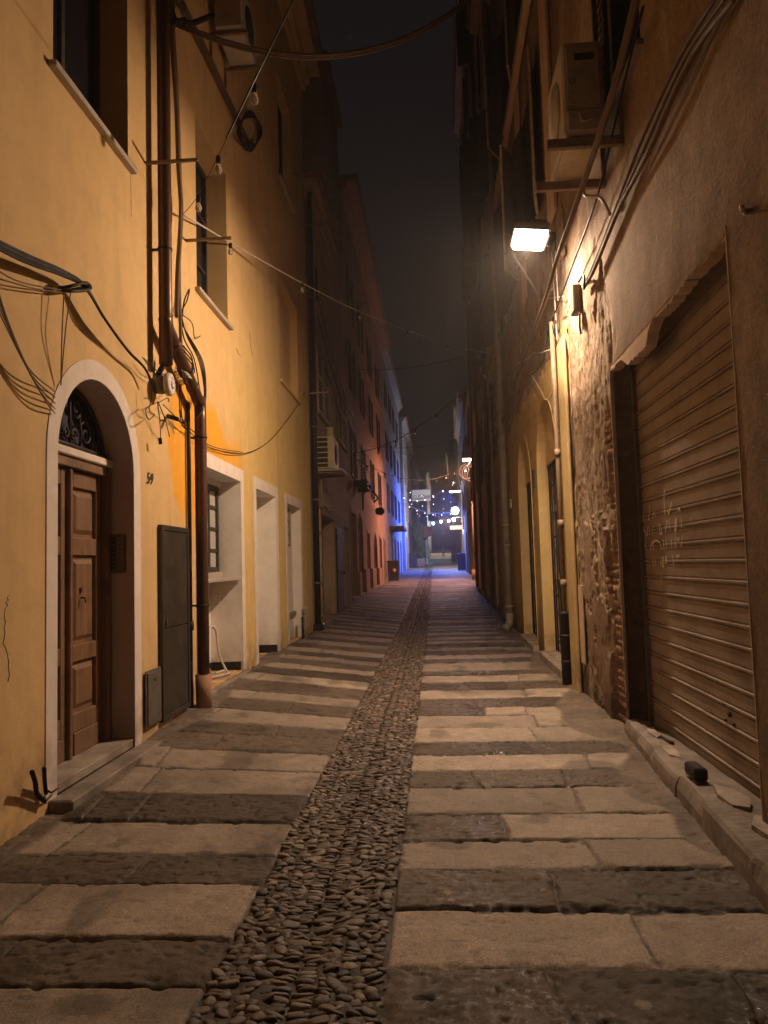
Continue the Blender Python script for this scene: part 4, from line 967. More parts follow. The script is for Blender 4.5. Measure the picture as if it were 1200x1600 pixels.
# ================================================================== RIGHT: shuttered house
def ruin_disp(u, v):
    return ruin_fn(u, v)[0]
def ruin_fn(u, v):
    n = fbm(u*1.3, v*1.1, 4, 201); n2 = fbm(u*5, v*4, 4, 205); n3 = fbm(u*19, v*15, 4, 209)
    base = (fbm(u*3, v*2, 4, 211)-.5)*.012+(n3-.5)*.004
    # how far the plaster has fallen
    zoneA = sstep(6.6, 6.95, u+.25*(n2-.5))*sstep(4.6, 3.9, v+.9*(n-.5))*sstep(9.1, 8.7, u)
    zoneB = sstep(8.3, 8.8, u+.3*(n2-.5))*sstep(4.25, 4.55, v+.5*(n2-.5))*sstep(6.1, 5.4, v+.9*(n-.5)+.0*u)*sstep(18.3, 16.5, u)
    keep = sstep(.60, .57, n2)*(v < 2.1)*(u > 7.35)*sstep(2.1, 1.9, v+.2*(n3-.5))*(u < 8.45)           # a patch of render still holding
    patch2 = sstep(.55, .6, fbm(u*2.2+7, v*1.5, 3, 222))*.8
    er = np.clip(np.maximum(zoneA*(1-.85*keep), zoneB)*(1-.45*patch2), 0, 1)
    thr = sstep(.35, .5, er+.35*(n2-.5))
    spots = sstep(.70, .74, fbm(u*2.1, v*2.6, 4, 231))*.7*(v < 5)*(u > 5.8)
    thr = np.maximum(thr, spots*.6*(u < 9))
    n4 = fbm(u*7.5, v*2.0, 5, 216); rough = (n3-.5)*.020+(n4-.5)*.062-.024
    band = sstep(6.88, 6.93, u+.05*(n3-.5))*sstep(7.42, 7.3, u+.30*(n2-.5))*sstep(3.0, 2.7, v+.6*(n-.5))
    band = band*sstep(.40, .47, fbm(u*4+9, v*1.7, 3, 252)+.12*(v < 1.8)); row = np.floor(v/.072); fv = v/.072-row; uu = u/.24+.5*(row % 2); fu = uu-np.floor(uu)
    mort = np.maximum(np.maximum(sstep(.16, .05, fv), sstep(.84, .95, fv)), np.maximum(sstep(.06, .02, fu), sstep(.94, .98, fu)))
    bh = -.045-.022*mort+(n3-.5)*.02+(vnoise(row*3.1, np.floor(uu)*7.7, 5)-.5)*.018-.04*(vnoise(row*1.7, np.floor(uu)*3.3, 9) > .86)
    d = base*(1-thr)+rough*thr
    d = d*(1-band)+bh*band
    cr = np.exp(-((v-(1.2+.9*(u-7.2)+.35*(n-.5)))/.018)**2)*(u > 7.2)*(u < 8.5)*.02
    return d-cr, thr, band, mort, n, n2, n3
def ruin_col(A, yellow=False):
    u, v, w = A[:, 0], A[:, 1], A[:, 2]
    d, thr, band, mort, n, n2, n3 = ruin_fn(u, v)
    pl = np.array([.36, .255, .175]); pl2 = np.array([.26, .18, .125]); st = fbm(u*3, v*.35, 4, 241); st2 = fbm(u*.7, v*.6, 4, 245)
    c = pl+(pl2-pl)*sstep(.4, .65, .5*st+.5*st2)[:, None]
    c = c*(.8+.4*n2)[:, None]
    pale = sstep(.66, .72, fbm(u*2.7+3, v*.8, 4, 247))
    c = c*(1-.6*pale[:, None])+np.array([.46, .38, .29])*.6*pale[:, None]
    if yellow:
        lim = 4.45+.35*(n2-.5)+.25*(n-.5)
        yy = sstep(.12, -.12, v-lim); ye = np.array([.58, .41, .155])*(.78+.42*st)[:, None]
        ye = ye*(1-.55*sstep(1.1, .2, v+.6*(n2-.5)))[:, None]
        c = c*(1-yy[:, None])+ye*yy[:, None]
    e = np.array([.30, .215, .145])*(.45+1.0*n3)[:, None]; e2 = np.array([.43, .34, .25])*(.6+.6*n3)[:, None]
    k = sstep(.45, .65, n2)[:, None]; e = e*(1-k)+e2*k
    c = c*(1-thr[:, None])+e*thr[:, None]
    row = np.floor(v/.072); uu = np.floor(u/.24+.5*(row % 2)); bv = vnoise(row*2.3, uu*5.1, 3)
    b_ = np.array([.27, .15, .09])*(.5+.8*bv)[:, None]; b_ = b_*(1-mort[:, None])+np.array([.27, .21, .15])*mort[:, None]
    c = c*(1-band[:, None])+b_*band[:, None]
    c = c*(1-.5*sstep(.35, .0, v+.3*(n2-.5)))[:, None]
    return np.concatenate([c, np.zeros((len(c), 1))], 1)
S1 = empty('shuttered_house', (1.66, 4, 0), 'brown house with a large closed roller shutter and crumbling plaster, near right', 'house')
sh = dict(u0=4.05, u1=6.82, v0=.03, v1=3.30, d=.42)
rw = dict(u0=5.35, u1=6.15, v0=5.35, v1=8.4, d=.25)
rw0 = dict(u0=1.6, u1=2.6, v0=5.35, v1=7.4, d=.25)
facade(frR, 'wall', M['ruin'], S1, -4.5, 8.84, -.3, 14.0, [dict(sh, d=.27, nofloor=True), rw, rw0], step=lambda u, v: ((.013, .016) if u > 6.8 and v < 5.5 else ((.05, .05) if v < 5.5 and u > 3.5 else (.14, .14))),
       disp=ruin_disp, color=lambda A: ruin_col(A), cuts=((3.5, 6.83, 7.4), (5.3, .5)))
for o in (rw, rw0):
    window(S1, frR, o, 2, 3, sill=M['step_stone'])
louver(S1, frR, 6.17, 6.57, 5.4, 8.3, .02, .04, M['dark_shutter'], .09)
eave(S1, frR, -4.5, 8.84, 14.0, M['tan_wall'], .45)
MB(frR).box((6.823, .02, -.218), (6.835, 3.34, .004)).build('jamb_render', M['cement'], S1)
MB(frR).box((4.035, .02, -.218), (4.048, 3.34, .004)).build('jamb_render', M['cement'], S1)
# broken plaster lip over the shutter
mb = MB(frR); pts = [(4.05, 3.302)]; u = 4.05
while u < 6.82:
    pts.append((u, 3.285-.035*float(fbm(u*3.1, 2., 4, 77))-.10*float(sstep(5.55, 5.7, u)*sstep(6.45, 6.2, u))-.03*float(sstep(5.5, 5.6, u))+.03*float(vnoise(np.array(u*22.), np.array(1.), 3)))); u += .035
pts.append((6.82, 3.302))
mb.prism(pts, -.09, -.004); mb.build('lintel_edge', M['tan_wall'], S1)
# roller shutter
P = empty('roller_shutter', (1.93, 5.4, .05), 'closed brown steel roller shutter with white scrawl', 'roller shutter')
wS = -.22; v = .06; prof = [(v, wS)]
while v < 3.4:
    prof += [(v+.088, wS), (v+.092, wS-.010), (v+.101, wS-.010), (v+.106, wS+.010), (v+.118, wS+.010), (v+.124, wS-.010), (v+.130, wS-.010), (v+.134, wS)]; v += .134
mb = MB(frR); n = len(prof)
mb.add([(4.06, a, w) for a, w in prof]+[(6.80, a, w) for a, w in prof]+[(4.06, a, w-.025) for a, w in prof]+[(6.80, a, w-.025) for a, w in prof],
       [(i, i+1, n+i+1, n+i) for i in range(n-1)]+[(2*n+i, 2*n+i+1, 3*n+i+1, 3*n+i) for i in range(n-1)])
mb.build('curtain', M['roller'], P)
for u in (4.055, 6.785):
    MB(frR).box((u, .04, wS-.03), (u+.03, 3.4, wS+.04), .003).build('guide_rail', M['grey_metal'], P)
MB(frR).box((4.09, .03, wS-.02), (6.78, .075, wS+.025), .004).build('bottom_bar', M['grey_metal'], P)
for (du, dv, r) in ((0, 0, .018), (-.07, .05, .008), (.07, .05, .008), (-.07, -.05, .008), (.07, -.05, .008)): MB(frR).lathe((5.0+du, .52+dv, wS+.001), [(r, 0), (r, .012)], 10).build('lock' if r > .01 else 'bolt', M['ac_dark'], P)
# the scrawl, traced stroke by stroke onto the slats
def zz(x, y): return (980+x/8.571, 740+y/8.571)
strokes = [[(210, 520), (215, 640)], [(225, 610), (232, 640)], [(300, 430), (298, 520), (283, 612), (300, 612)], [(335, 605), (345, 540), (360, 525), (385, 590)], [(508, 205), (492, 300), (500, 460), (505, 555)], [(598, 385), (570, 480), (552, 545), (540, 470)],
           [(680, 500), (690, 465), (710, 500)], [(215, 720), (265, 830), (275, 710)], [(290, 705), (302, 825)], [(338, 700), (335, 820)], [(400, 670), (408, 720)], [(425, 660), (440, 800), (465, 795), (440, 665)], [(510, 790), (530, 640), (540, 640)], [(560, 630), (575, 765)],
           [(650, 600), (635, 755), (655, 750), (660, 605)], [(720, 590), (728, 730)], [(855, 575), (845, 630)], [(240, 930), (255, 1030)], [(310, 1030), (325, 950), (375, 900), (430, 920), (465, 1010)], [(350, 930), (350, 1030)], [(480, 880), (495, 1010)], [(515, 870), (528, 1000)], [(585, 880), (595, 1000)],
           [(640, 850), (648, 995)], [(665, 850), (682, 900), (700, 850)], [(738, 830), (720, 985)], [(330, 1110), (358, 1250)], [(365, 1110), (382, 1230)], [(448, 1110), (450, 1225)], [(480, 1105), (470, 1225), (490, 1235), (485, 1110)], [(510, 1105), (522, 1200), (528, 1105)], [(605, 1085), (622, 1225)], [(655, 1085), (678, 1115), (695, 1085)], [(458, 1330), (455, 1460)]]
mb = MB()
for s in strokes:
    pts = [Rp(*zz(*q), wS+.0115) for q in s]
    pts = spline(pts, 4) if len(pts) > 2 else [np.array(pts[0])+(np.array(pts[-1])-np.array(pts[0]))*t for t in (0, .5, 1)]
    L_, R2 = [], []
    for i, p in enumerate(pts):
        t = pts[min(i+1, len(pts)-1)]-pts[max(i-1, 0)]; t = t/max(np.linalg.norm(t), 1e-6); nrm = np.array([0, t[2], -t[1]]); L_.append(tuple(p+nrm*.0075)); R2.append(tuple(p-nrm*.0075))
    n = len(pts); mb.add(L_+R2, [(i, i+1, n+i+1, n+i) for i in range(n-1)])
mb.build('lettering', M['chalk'], P)
# broken stone step in front of the shutter
S = empty('stone_step', (1.55, 5, 0), 'broken stone step running along the foot of the roller shutter', 'step')
def step_front(u): return float(np.interp(u, [1.4, 3.4, 6.85, 7.3], [.36, .23, .03, .0]))
def frK(u, t, z):                                  # t runs from the shutter foot (0) to the kerb face (1)
    return frR(u, z, -.212+t*(step_front(u)+.212))
kr = np.random.default_rng(23); u = 1.5
while u < 6.8:
    l = min(kr.uniform(.55, 1.05), 6.83-u); 
    if 6.83-u-l < .3: l = 6.83-u
    tp = float(np.interp(u, [1.5, 3.4, 6.9], [.17, .15, .09]))+kr.uniform(-.012, .012); fo = 1+kr.uniform(-.035, .03)
    n = max(4, int(l/.04)); top = []; K = MB(frK)
    lip = [fo+.02*(float(fbm((u+l*k/n)*5, 2., 4, 331))-.5)-.05*float(sstep(.60, .68, fbm((u+l*k/n)*2.6, 7., 3, 337))) for k in range(n+1)]
    rowz = lambda k: [(u+.004+(l-.008)*k/n, fo+.05, -.08), (u+.004+(l-.008)*k/n, fo+.03+.02*(float(fbm((u+l*k/n)*6, 4., 3, 339))-.5), tp*.45), (u+.004+(l-.008)*k/n, lip[k]+.012, tp-.022), (u+.004+(l-.008)*k/n, lip[k]-.03, tp), (u+.004+(l-.008)*k/n, .62, tp+.004*(k % 3)), (u+.004+(l-.008)*k/n, .3, tp-.015), (u+.004+(l-.008)*k/n, .0, tp-.02)]
    G = [rowz(k) for k in range(n+1)]; m_ = 7
    K.add([p for q in G for p in q], [(a*m_+b_, a*m_+b_+1, (a+1)*m_+b_+1, (a+1)*m_+b_) for a in range(n) for b_ in range(m_-1)])
    K.add(G[0]+[(G[0][0][0], 0, -.08)], [tuple(range(m_+1))]); K.add(G[-1]+[(G[-1][0][0], 0, -.08)], [tuple(range(m_+1))])
    K.build('kerb_stone', M['step_stone'], S); u += l
for (uc, tc, sz, z) in ((6.25, .55, .17, .125), (5.65, .62, .2, .13), (4.5, .52, .24, .157), (3.95, .5, .22, .17), (3.5, .62, .2, .172), (5.05, .7, .12, .14)):   # broken marble plates on top
    k = int(kr.integers(5, 7)); pl = [(uc+sz*kr.uniform(.7, 1.15)*math.cos(2*math.pi*q/k+.3), tc+.9*sz*kr.uniform(.8, 1.15)*math.sin(2*math.pi*q/k+.3)) for q in range(k)]
    MB(frK).add([(a, b_, z-.03) for a, b_ in pl]+[(a, b_, z+.004) for a, b_ in pl], [tuple(range(k)), tuple(range(k, 2*k))]+[(q, (q+1) % k, k+(q+1) % k, k+q) for q in range(k)]).build('marble_plate', M['marble'], S)
o = MB(frR).box((4.82, .150, .0), (5.02, .225, .085), .012).build('stone_block', M['black_pipe']); tag(o, 'small dark stone block lying on the broken step by the roller shutter', 'block')
o = MB(frR).box((3.50, .178, -.20), (3.66, .258, -.08), .01).build('dark_block', M['black_pipe']); tag(o, 'dark block on the stone step at the very edge of the photo', 'block')
o = MB(frR).tube(spline([(6.6, .11, -.15), (6.3, .10, -.1), (5.95, .11, -.12)], 4), .02, 6).build('stick', M['iron']); tag(o, 'short dark stick lying on the step at the far corner of the shutter', 'stick')
# hook on the wall right of the shutter
P = tubes('wall_hook', [spline([Rp(1162, 330, .0), Rp(1160, 328, .06), Rp(1159, 320, .07)], 4), [Rp(1163, 334, .0), Rp(1165, 333, .05)]], [.012, .008], M['white_plastic']); tag(P, 'small pale hook fixed to the brown wall above and right of the shutter', 'hook')
# right air conditioner on brackets
P = empty('air_conditioner', (1.35, 6.25, 5.0), 'weathered air conditioner on two wall brackets above the street lamp, near right', 'air conditioner')
a0, a1, c0, c1 = 5.90, 6.70, 5.02, 5.80; fr0, fr1 = .15, .48
MB(frR).box((a0, c0, fr0), (a1, c1, fr1), .018).build('casing', M['ac'], P)
mb = MB(frR)
mb.box((a0-.03, c0+.0, fr0+.02), (a0-.001, c0+.18, fr1-.02), .01); mb.box((a0-.012, c0+.2, fr0+.03), (a0-.001, c1-.06, fr1-.03), .006)
mb.build('service_cover', M['ac'], P)
MB(frR).box((a0-.0155, c1-.17, fr0+.07), (a0-.0125, c1-.11, fr1-.10), .001).build('handle_recess', M['ac_dark'], P)
text_mesh('CE', 'rating_mark', .05, M['ac_dark'], P, Vector(frR(a0-.0135, c0+.42, fr1-.05)), (1, 0, 0), (0, 0, 1), .001)
mb = MB(frR); mb.tube(spline([(a0-.03, c0+.15, fr1-.12), (a0-.06, c0+.06, fr1-.14), (a0-.05, c0+.1, fr1-.24), (a0-.02, c0+.15, fr1-.26)], 5), .012, 6); mb.build('valve', M['ac'], P)
MB(frR).lathe(((a0+a1)/2, (c0+c1)/2, fr1+.001), [(.26, 0), (.26, .012), (.06, .016)], 20).build('fan_grille', M['ac'], P)
MB(frR).box((a0+.06, c0-.012, fr0+.03), (a1-.06, c0-.001, fr1-.03), .003).build('base_pan', M['ac_cream'], P)
for u in (5.93, 6.62):
    mb = MB(frR); mb.box((u, c0-.10, .03), (u+.05, c0-.02, .62), .004); mb.box((u, c0-.10, .001), (u+.05, c0+.36, .03), .003); mb.build('bracket', M['bracket'], P)
mb = MB(frR); mb.tube(spline([(6.45, 5.0, .2), (6.5, 4.8, .22), (6.42, 4.72, .1), (6.3, 4.5, .05)], 5), .015, 6); mb.build('drain_hose', M['cable_pale'], P)

# ================================================================== RIGHT: house with the yellow niches
S2 = empty('niche_house', (1.7, 13, 0), 'house with yellow ground floor, two arched grilled openings and eroded upper plaster', 'house')
n1 = dict(u0=9.98, u1=11.95, v0=.12, v1=3.92, d=.36, arch=True, noreveal=True); n2_ = dict(u0=12.78, u1=14.8, v0=.12, v1=3.86, d=.36, arch=True, noreveal=True)
wu = [dict(u0=a, u1=a+w, v0=c, v1=d, d=.25) for a, w, c, d in ((10.6, 1.35, 6.55, 8.75), (13.1, 1.4, 6.55, 8.8), (15.6, 1.2, 6.6, 8.8), (10.6, 1.35, 10.2, 12.3), (13.1, 1.4, 10.2, 12.3), (15.6, 1.2, 10.2, 12.3))]
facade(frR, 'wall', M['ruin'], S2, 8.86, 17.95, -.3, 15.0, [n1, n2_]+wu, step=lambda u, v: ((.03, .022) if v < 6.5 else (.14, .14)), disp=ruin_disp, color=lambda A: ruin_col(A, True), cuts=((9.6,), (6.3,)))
eave(S2, frR, 8.86, 17.95, 15.0, M['tan_wall'], .4)
for o in (n1, n2_):
    u0, u1 = o['u0'], o['u1']; D = .17
    lining_pts = [(u0+.004, .12)]+arch_pts(u0+.004, u1-.004, o['v1']-.004, 18)+[(u1-.004, .12)]
    mb = MB(frR); k = len(lining_pts)
    mb.add([(a, b_, .012) for a, b_ in lining_pts]+[(a, b_, -D) for a, b_ in lining_pts], [(i, i+1, k+i+1, k+i) for i in range(k-1)])
    mb.build('niche_lining', M['niche_yellow'], S2)
    # inside: a square headed grilled window door under a solid tympanum
    h = 3.05; a, b_ = u0+.05, u1-.03
    mb = MB(frR); mb.prism([(u, max(v, h)) for u, v in arch_pts(u0+.005, u1-.005, o['v1']-.005, 18)], -D, -D+.04)
    mb.box((u0+.005, .12, -D), (a, h-.001, -D+.04)); mb.box((b_, .12, -D), (u1-.005, h-.001, -D+.04)); mb.build('tympanum', M['niche_yellow'], S2)
    MB(frR).box((a, .12, -D-.10), (b_, h, -D-.06)).build('pane', M['glass'], S2)
    mb = MB(frR)
    for i in range(9):
        u = a+.04+(b_-a-.08)*i/8; mb.tube([(u, .14, -D+.01), (u, h-.02, -D+.01)], .010, 5)
    for v in (.3, 1.0, 1.9, 2.7): mb.box((a, v-.015, -D-.005), (b_, v+.015, -D+.008))
    mb.build('window_grille', M['iron'], S2)
    mb = MB(frR); mb.box((a, .12, -D-.05), (a+.06, h, -D-.015)); mb.box((b_-.06, .12, -D-.05), (b_, h, -D-.015)); mb.box((a+.06, 1.25, -D-.05), (b_-.06, 1.35, -D-.015)); mb.box((a+.06, 2.3, -D-.05), (b_-.06, 2.38, -D-.015)); mb.build('door_frame', M['shutter_wood'], S2)
    MB(frR).box((u0-.06, -.05, -.33), (u1+.06, .115, .10), .01).build('doorstep', M['marble'], S2)
for i, o in enumerate(wu):
    window(S2, frR, o, 2, 3, sill=M['step_stone'])
    open_leaf(S2, o['u1']+.02, frR, o['v0'], o['v1'], .62, M['dark_shutter'], .12+.25*(i % 3))
    open_leaf(S2, o['u0']-.02, frR, o['v0'], o['v1'], .62, M['shutter_wood'], math.pi-.2-.3*(i % 2))
mb = MB(frR)
for a, b_, w in ((9.0, 9.5, .05), (12.1, 12.6, .04), (16.95, 17.5, .06)): MB(frR).box((a, 5.9, .012), (b_, 14.5, .012+w), .01).build('pilaster', M['tan_wall'], S2)
MB(frR).box((8.88, 9.6, .02), (17.9, 9.78, .12), .015).build('string_course', M['tan_wall'], S2)
mb = MB(frR); mb.box((8.87, -.1, .014), (9.32, 4.25, .055), .012); mb.build('corner_strip', M['niche_yellow'], S2)
MB(frR).box((8.60, .35, .002), (8.845, 1.25, .016), .004).build('cover_panel', M['tan_wall'], S1)
MB(frR).box((12.3, 2.75, .0), (12.45, 3.05, .03), .004).build('wall_vent', M['ac_dark'], S2)
# thin pipe with its cast iron foot
P = empty('rainwater_pipe', (1.6, 9.45, 0), 'thin pipe with a black cast iron foot beside the nearer yellow niche', 'downpipe')
MB(frR).tube([(9.45, 4.6, .08), (9.45, 3.0, .08), (9.45, .9, .08)], .030, 10).build('pipe', M['bracket'], P)
MB(frR).lathe((9.45, 2.15, .08), [(.045, -.08), (.045, .08)], 10).v
mb = MB(frR); mb.tube([(9.45, .9, .09), (9.45, .86, .09), (9.45, .85, .09), (9.45, .0, .09)], [.075, .075, .06, .06], 12); mb.tube([(9.45, .62, .09), (9.45, .58, .09)], .07, 12); mb.tube([(9.45, .3, .09), (9.45, .27, .09)], .066, 12); mb.build('foot', M['iron'], P)
for v in (2.9, 2.0, 1.25): MB(frR).tube([(9.45, v-.05, .08), (9.45, v+.05, .08)], .040, 10).build('clamp', M['bracket'], P)
# grey downpipe at the far corner
P = empty('downpipe', (1.6, 16.9, .05), 'light grey downpipe ending in an elbow shoe beside the farther yellow niche', 'downpipe')
u = 16.6
MB(frR).tube([(u, 14.6, .12), (u, .36, .12)], .075, 14).build('pipe', M['grey_pipe'], P)
MB(frR).tube(spline([(u, .4, .12), (u, .25, .12), (u-.05, .14, .16), (u-.18, .09, .24)], 5), [.085]*16, 14).build('shoe', M['grey_pipe'], P)
for v in (9.0, 6.5, 4.4, 2.35, 1.9, .55): MB(frR).tube([(u, v-.03, .12), (u, v+.03, .12)], .088, 14).build('collar', M['grey_pipe'], P)
MB(frR).lathe((u-.232, .075, .262), [(.0, -.001), (.06, .0)], 12, 'x').v
o = MB(frR).box((16.2, 2.7, .012), (16.42, 2.9, .04), .004).build('notice_plate', M['white_plastic']); tag(o, 'small white plate on the wall next to the grey downpipe', 'plate')

# cables on the right wall
o = tubes('wall_cables', [spline([Rp(1128+i*16, -20, .06), Rp(1062+i*9, 90, .06), Rp(1000+i*6, 225+i*8, .06), Rp(962+i*3, 325, .06), Rp(925+i*2, 420, .06), Rp(912, 445+i*3, .05)], 6) for i in range(3)], [.014, .011, .018], M['cable_tan'])
tag(o, 'pair of dusty cables climbing the brown wall towards the upper right', 'cables')
P = empty('cable_box', Rp(905, 465, .05), 'small dark cable box on the crumbling wall where the cables end', 'cable box')
q = Rp(906, 466, 0); MB(frR).box((q[1]-.10, q[2]-.17, .0), (q[1]+.10, q[2]+.13, .09), .012).build('body', M['cable_tan'], P)
tubes('tail', [spline([Rp(906, 488, .05), Rp(906, 510, .05), Rp(908, 522, .04)], 4), spline([Rp(904, 440, .04), Rp(912, 430, .08), Rp(913, 450, .1)], 4)], .012, M['cable'], P)
def Wp(px, py, w): return Rp(px, py, w)
o = tubes('slanting_cables', [spline([Wp(1000+k*4, -30, .42), Wp(958+k*3, 140, .40), Wp(912+k*2, 285, .37), Wp(872+k, 400, .36), Wp(848+k, 480, .34), Wp(806+k*2, 590, .2), Wp(770, 700+k*6, .05)], 6) for k in range(2)], [.022, .014], M['cable_tan'])
tag(o, 'cables slanting in front of the air conditioner and past the street lamp', 'cables')
o = tubes('black_cable', [spline([Wp(1005, 10, .10), Wp(975, 130, .10), Wp(935, 300, .10), Wp(900, 400, .10), Wp(866, 492, .08)], 6), spline([Wp(866, 492, .08), Wp(857, 520, .05), Wp(858, 540, .05)], 5), spline([Wp(866, 490, .09), Wp(867, 512, .1), Wp(865, 520, .08), Wp(862, 500, .07)], 5), spline([Wp(856, 525, .04), Wp(848, 565, .04), Wp(830, 588, .03)], 5)], [.010, .016, .008, .007], M['cable'])
tag(o, 'thin black cable with a knotted end on the eroded wall below the lamp', 'cable')
o = tubes('pale_wires', [spline([Wp(830, 585, .04), Wp(845, 610, .05), Wp(852, 624, .06), Wp(860, 622, .05), Wp(864, 612, .04)], 5), spline([Wp(804, 570, .05), Wp(820, 563, .05), Wp(836, 550, .05)], 5), [Wp(832, 556, .04), Wp(862, 546, .04)], spline([Wp(866, 612, .04), Wp(868, 690, .04), Wp(876, 790, .04)], 5)], [.009, .01, .012, .008], M['cable_pale'])
tag(o, 'pale wires looping down the yellow wall above the nearer niche', 'wires')
o = tubes('lower_wires', [spline([Wp(862, 395, .05), Wp(867, 470, .04), Wp(871, 540, .03)], 5), spline([Wp(868, 392, .05), Wp(872, 470, .04)], 5), spline([Wp(840, 470, .03), Wp(862, 466, .03), Wp(882, 463, .03)], 4)], [.008, .010, .006], M['cable_pale'])
tag(o, 'thin wires dropping down the wall just below the lit street lamp', 'wires')
o = MB(frR).box((Rp(882, 394, 0)[1]-.08, Rp(882, 394, 0)[2]-.06, .0), (Rp(882, 394, 0)[1]+.08, Rp(882, 394, 0)[2]+.06, .07), .01).build('wall_peg', M['bracket']); tag(o, 'small peg on the wall just right of the lit lamp', 'peg')

# ================================================================== RIGHT ROW BEYOND
S3 = row_house('tall_grey_house', 'very tall grey brown house with many shutters beyond the grey downpipe', 'R', 17.97, 34.0, 22.0, M['tan_wall'], [(4.4, [19.2, 22.4, 25.8, 29.5]), (7.8, [19.2, 22.4, 25.8, 29.5]), (11.2, [19.2, 22.4, 25.8, 29.5]), (14.6, [19.2, 22.4, 25.8, 29.5]), (18, [22.4, 25.8, 29.5])], [(18.9, 20.2, 3.2), (23, 24.2, 3.3), (27.5, 28.8, 3.4)], frR, True, sh_mat=M['dark_shutter'], ph=2.1, open_sh=.4)
mb = MB(frR)
for a, b_, w in ((18.0, 18.6, .08), (21.0, 21.5, .07), (24.6, 25.1, .06), (28.0, 28.5, .08), (32.6, 33.9, .1)): MB(frR).box((a, .3, .005), (b_, 21.3, w), .01).build('pilaster', M['tan_wall'], S3)
for i, (u, lab) in enumerate(((21.9, 'slim brown pipe on the tall grey house, nearest of its three pipes'), (27.2, 'slim brown pipe on the tall grey house, middle one of its three pipes'), (31.8, 'slim brown pipe on the tall grey house, farthest of its three pipes'))):
    o = MB(frR).tube([(u, 20, .12), (u, .5, .12)], .06, 8).build('drainpipe', M['brown_pipe']); tag(o, lab, 'downpipe', 'pipes on the tall grey house')
frR4 = lambda u, v, w: (XR(u)+.38-w, u, v)
S4 = row_house('pink_lit_house', 'low house behind the second street lamp on the right', 'R', 34.02, 50.0, 10.2, M['pink_wall'], [(4.6, [36, 42.5, 46.5]), (7.4, [36, 42.5, 46.5])], [(35.4, 36.5, 3.2), (42.6, 43.8, 3.4), (46.6, 47.8, 3.5)], frR4, True, sh_mat=M['dark_shutter'], open_sh=.7)
frR5 = lambda u, v, w: (XR(u)+.05-w, u, v)
S5 = row_house('blue_lamp_house', 'house carrying the two blue lamps on the right of the alley', 'R', 50.02, 68.0, 13.0, M['grey_wall'], [(5.2, [52, 57, 62, 65.5]), (8.4, [52, 57, 62, 65.5])], [(53, 54.2, 3.6), (63, 64.2, 3.9)], frR5, True, sh_mat=M['dark_shutter'])
S6 = row_house('far_right_house', 'far house with balconies on the right beyond the blue lamps', 'R', 68.02, 100.0, 16.0, M['tan_wall'], [(6, [71, 77, 83, 90]), (9.2, [71, 77, 83, 90])], [(73, 74.4, 4.4), (86, 87.4, 4.6)], frR5, True)
frR6 = lambda u, v, w: (XR(u)-1.0-w, u, v)
S7 = row_house('distant_right_house', 'distant house with warm lit front low on the right', 'R', 100.02, 150.0, 16.5, M['tan_wall'], [(8.5, [103, 110, 118, 127, 137]), (12, [103, 110, 118, 127, 137])], [(106, 107.4, 5), (121, 122.4, 5.6), (133, 134.4, 6.2)], frR6, False)
E_ = empty('end_house', (1, 172, 4), 'dim building closing the view at the far end of the alley', 'house')
frE3 = lambda u, v, w: (u, 172-w, v)
ops = [dict(u0=a, u1=a+1.2, v0=b_, v1=b_+2, d=.3) for a in (-4.5, -1.5, 1.5, 4.5, 7.5) for b_ in (8, 12, 16)]+[dict(u0=.2, u1=2, v0=4.4, v1=7, d=.4, back=True)]
facade(frE3, 'wall', M['grey_wall'], E_, -9, 14, 3, 22, ops)
for o in ops[:-1]: window(E_, frE3, o, 2, 2)

# ================================================================== LAMPS
def area(name, loc, rot, size, power, col, parent, sy=None, spread=math.pi):
    l = bpy.data.lights.new(name, 'AREA'); l.shape = 'RECTANGLE'; l.size = size; l.size_y = sy or size; l.energy = power; l.color = col; l.spread = spread
    o = bpy.data.objects.new(name, l); COL.objects.link(o); o.location = Vector(loc)-wloc(parent); o.rotation_euler = rot; o.parent = parent; return o
def batwing(o, k):            # street lantern optics throw more light sideways along the street than straight down
    l = o.data; l.use_nodes = True; nt = l.node_tree; em = nt.nodes['Emission']
    g = N(nt, 'ShaderNodeNewGeometry'); d = N(nt, 'ShaderNodeVectorMath', operation='DOT_PRODUCT')
    nt.links.new(g.outputs['Incoming'], d.inputs[0]); nt.links.new(g.outputs['Normal'], d.inputs[1])
    a = N(nt, 'ShaderNodeMath', operation='ABSOLUTE'); nt.links.new(d.outputs['Value'], a.inputs[0])
    m_ = N(nt, 'ShaderNodeMath', operation='MAXIMUM'); nt.links.new(a.outputs[0], m_.inputs[0]); m_.inputs[1].default_value = .16
    p = N(nt, 'ShaderNodeMath', operation='POWER'); nt.links.new(m_.outputs[0], p.inputs[0]); p.inputs[1].default_value = -k
    nt.links.new(p.outputs[0], em.inputs['Strength'])
WARM = (1.0, .69, .45)
LP = Vector(Yp(828, 372, 8.3))
P = empty('street_lamp', (1.45, 9.3, 5.6), 'lit street lamp with a glowing rectangular panel on the right wall under the air conditioner', 'street lamp')
tilt = R_(6)
def lampbox(mb, x0, x1, y0, y1, z0, z1, c=.0):
    R = Matrix.Rotation(tilt, 3, 'Y'); tmp = MB(); tmp.box((x0, y0, z0), (x1, y1, z1), c)
    mb.add([tuple(LP+R @ Vector(v)) for v in tmp.v], tmp.f)
mb = MB(); lampbox(mb, -.20, .20, -.24, .24, .012, .085, .02); lampbox(mb, -.20, .20, -.24, -.215, -.006, .012); lampbox(mb, -.20, .20, .215, .24, -.006, .012); lampbox(mb, -.20, -.18, -.215, .215, -.006, .012); lampbox(mb, .18, .20, -.215, .215, -.05, .012)  # last rim, on the wall side, added lower to shield the wall from lamplight
mb.build('housing', M['lamp_body'], P)
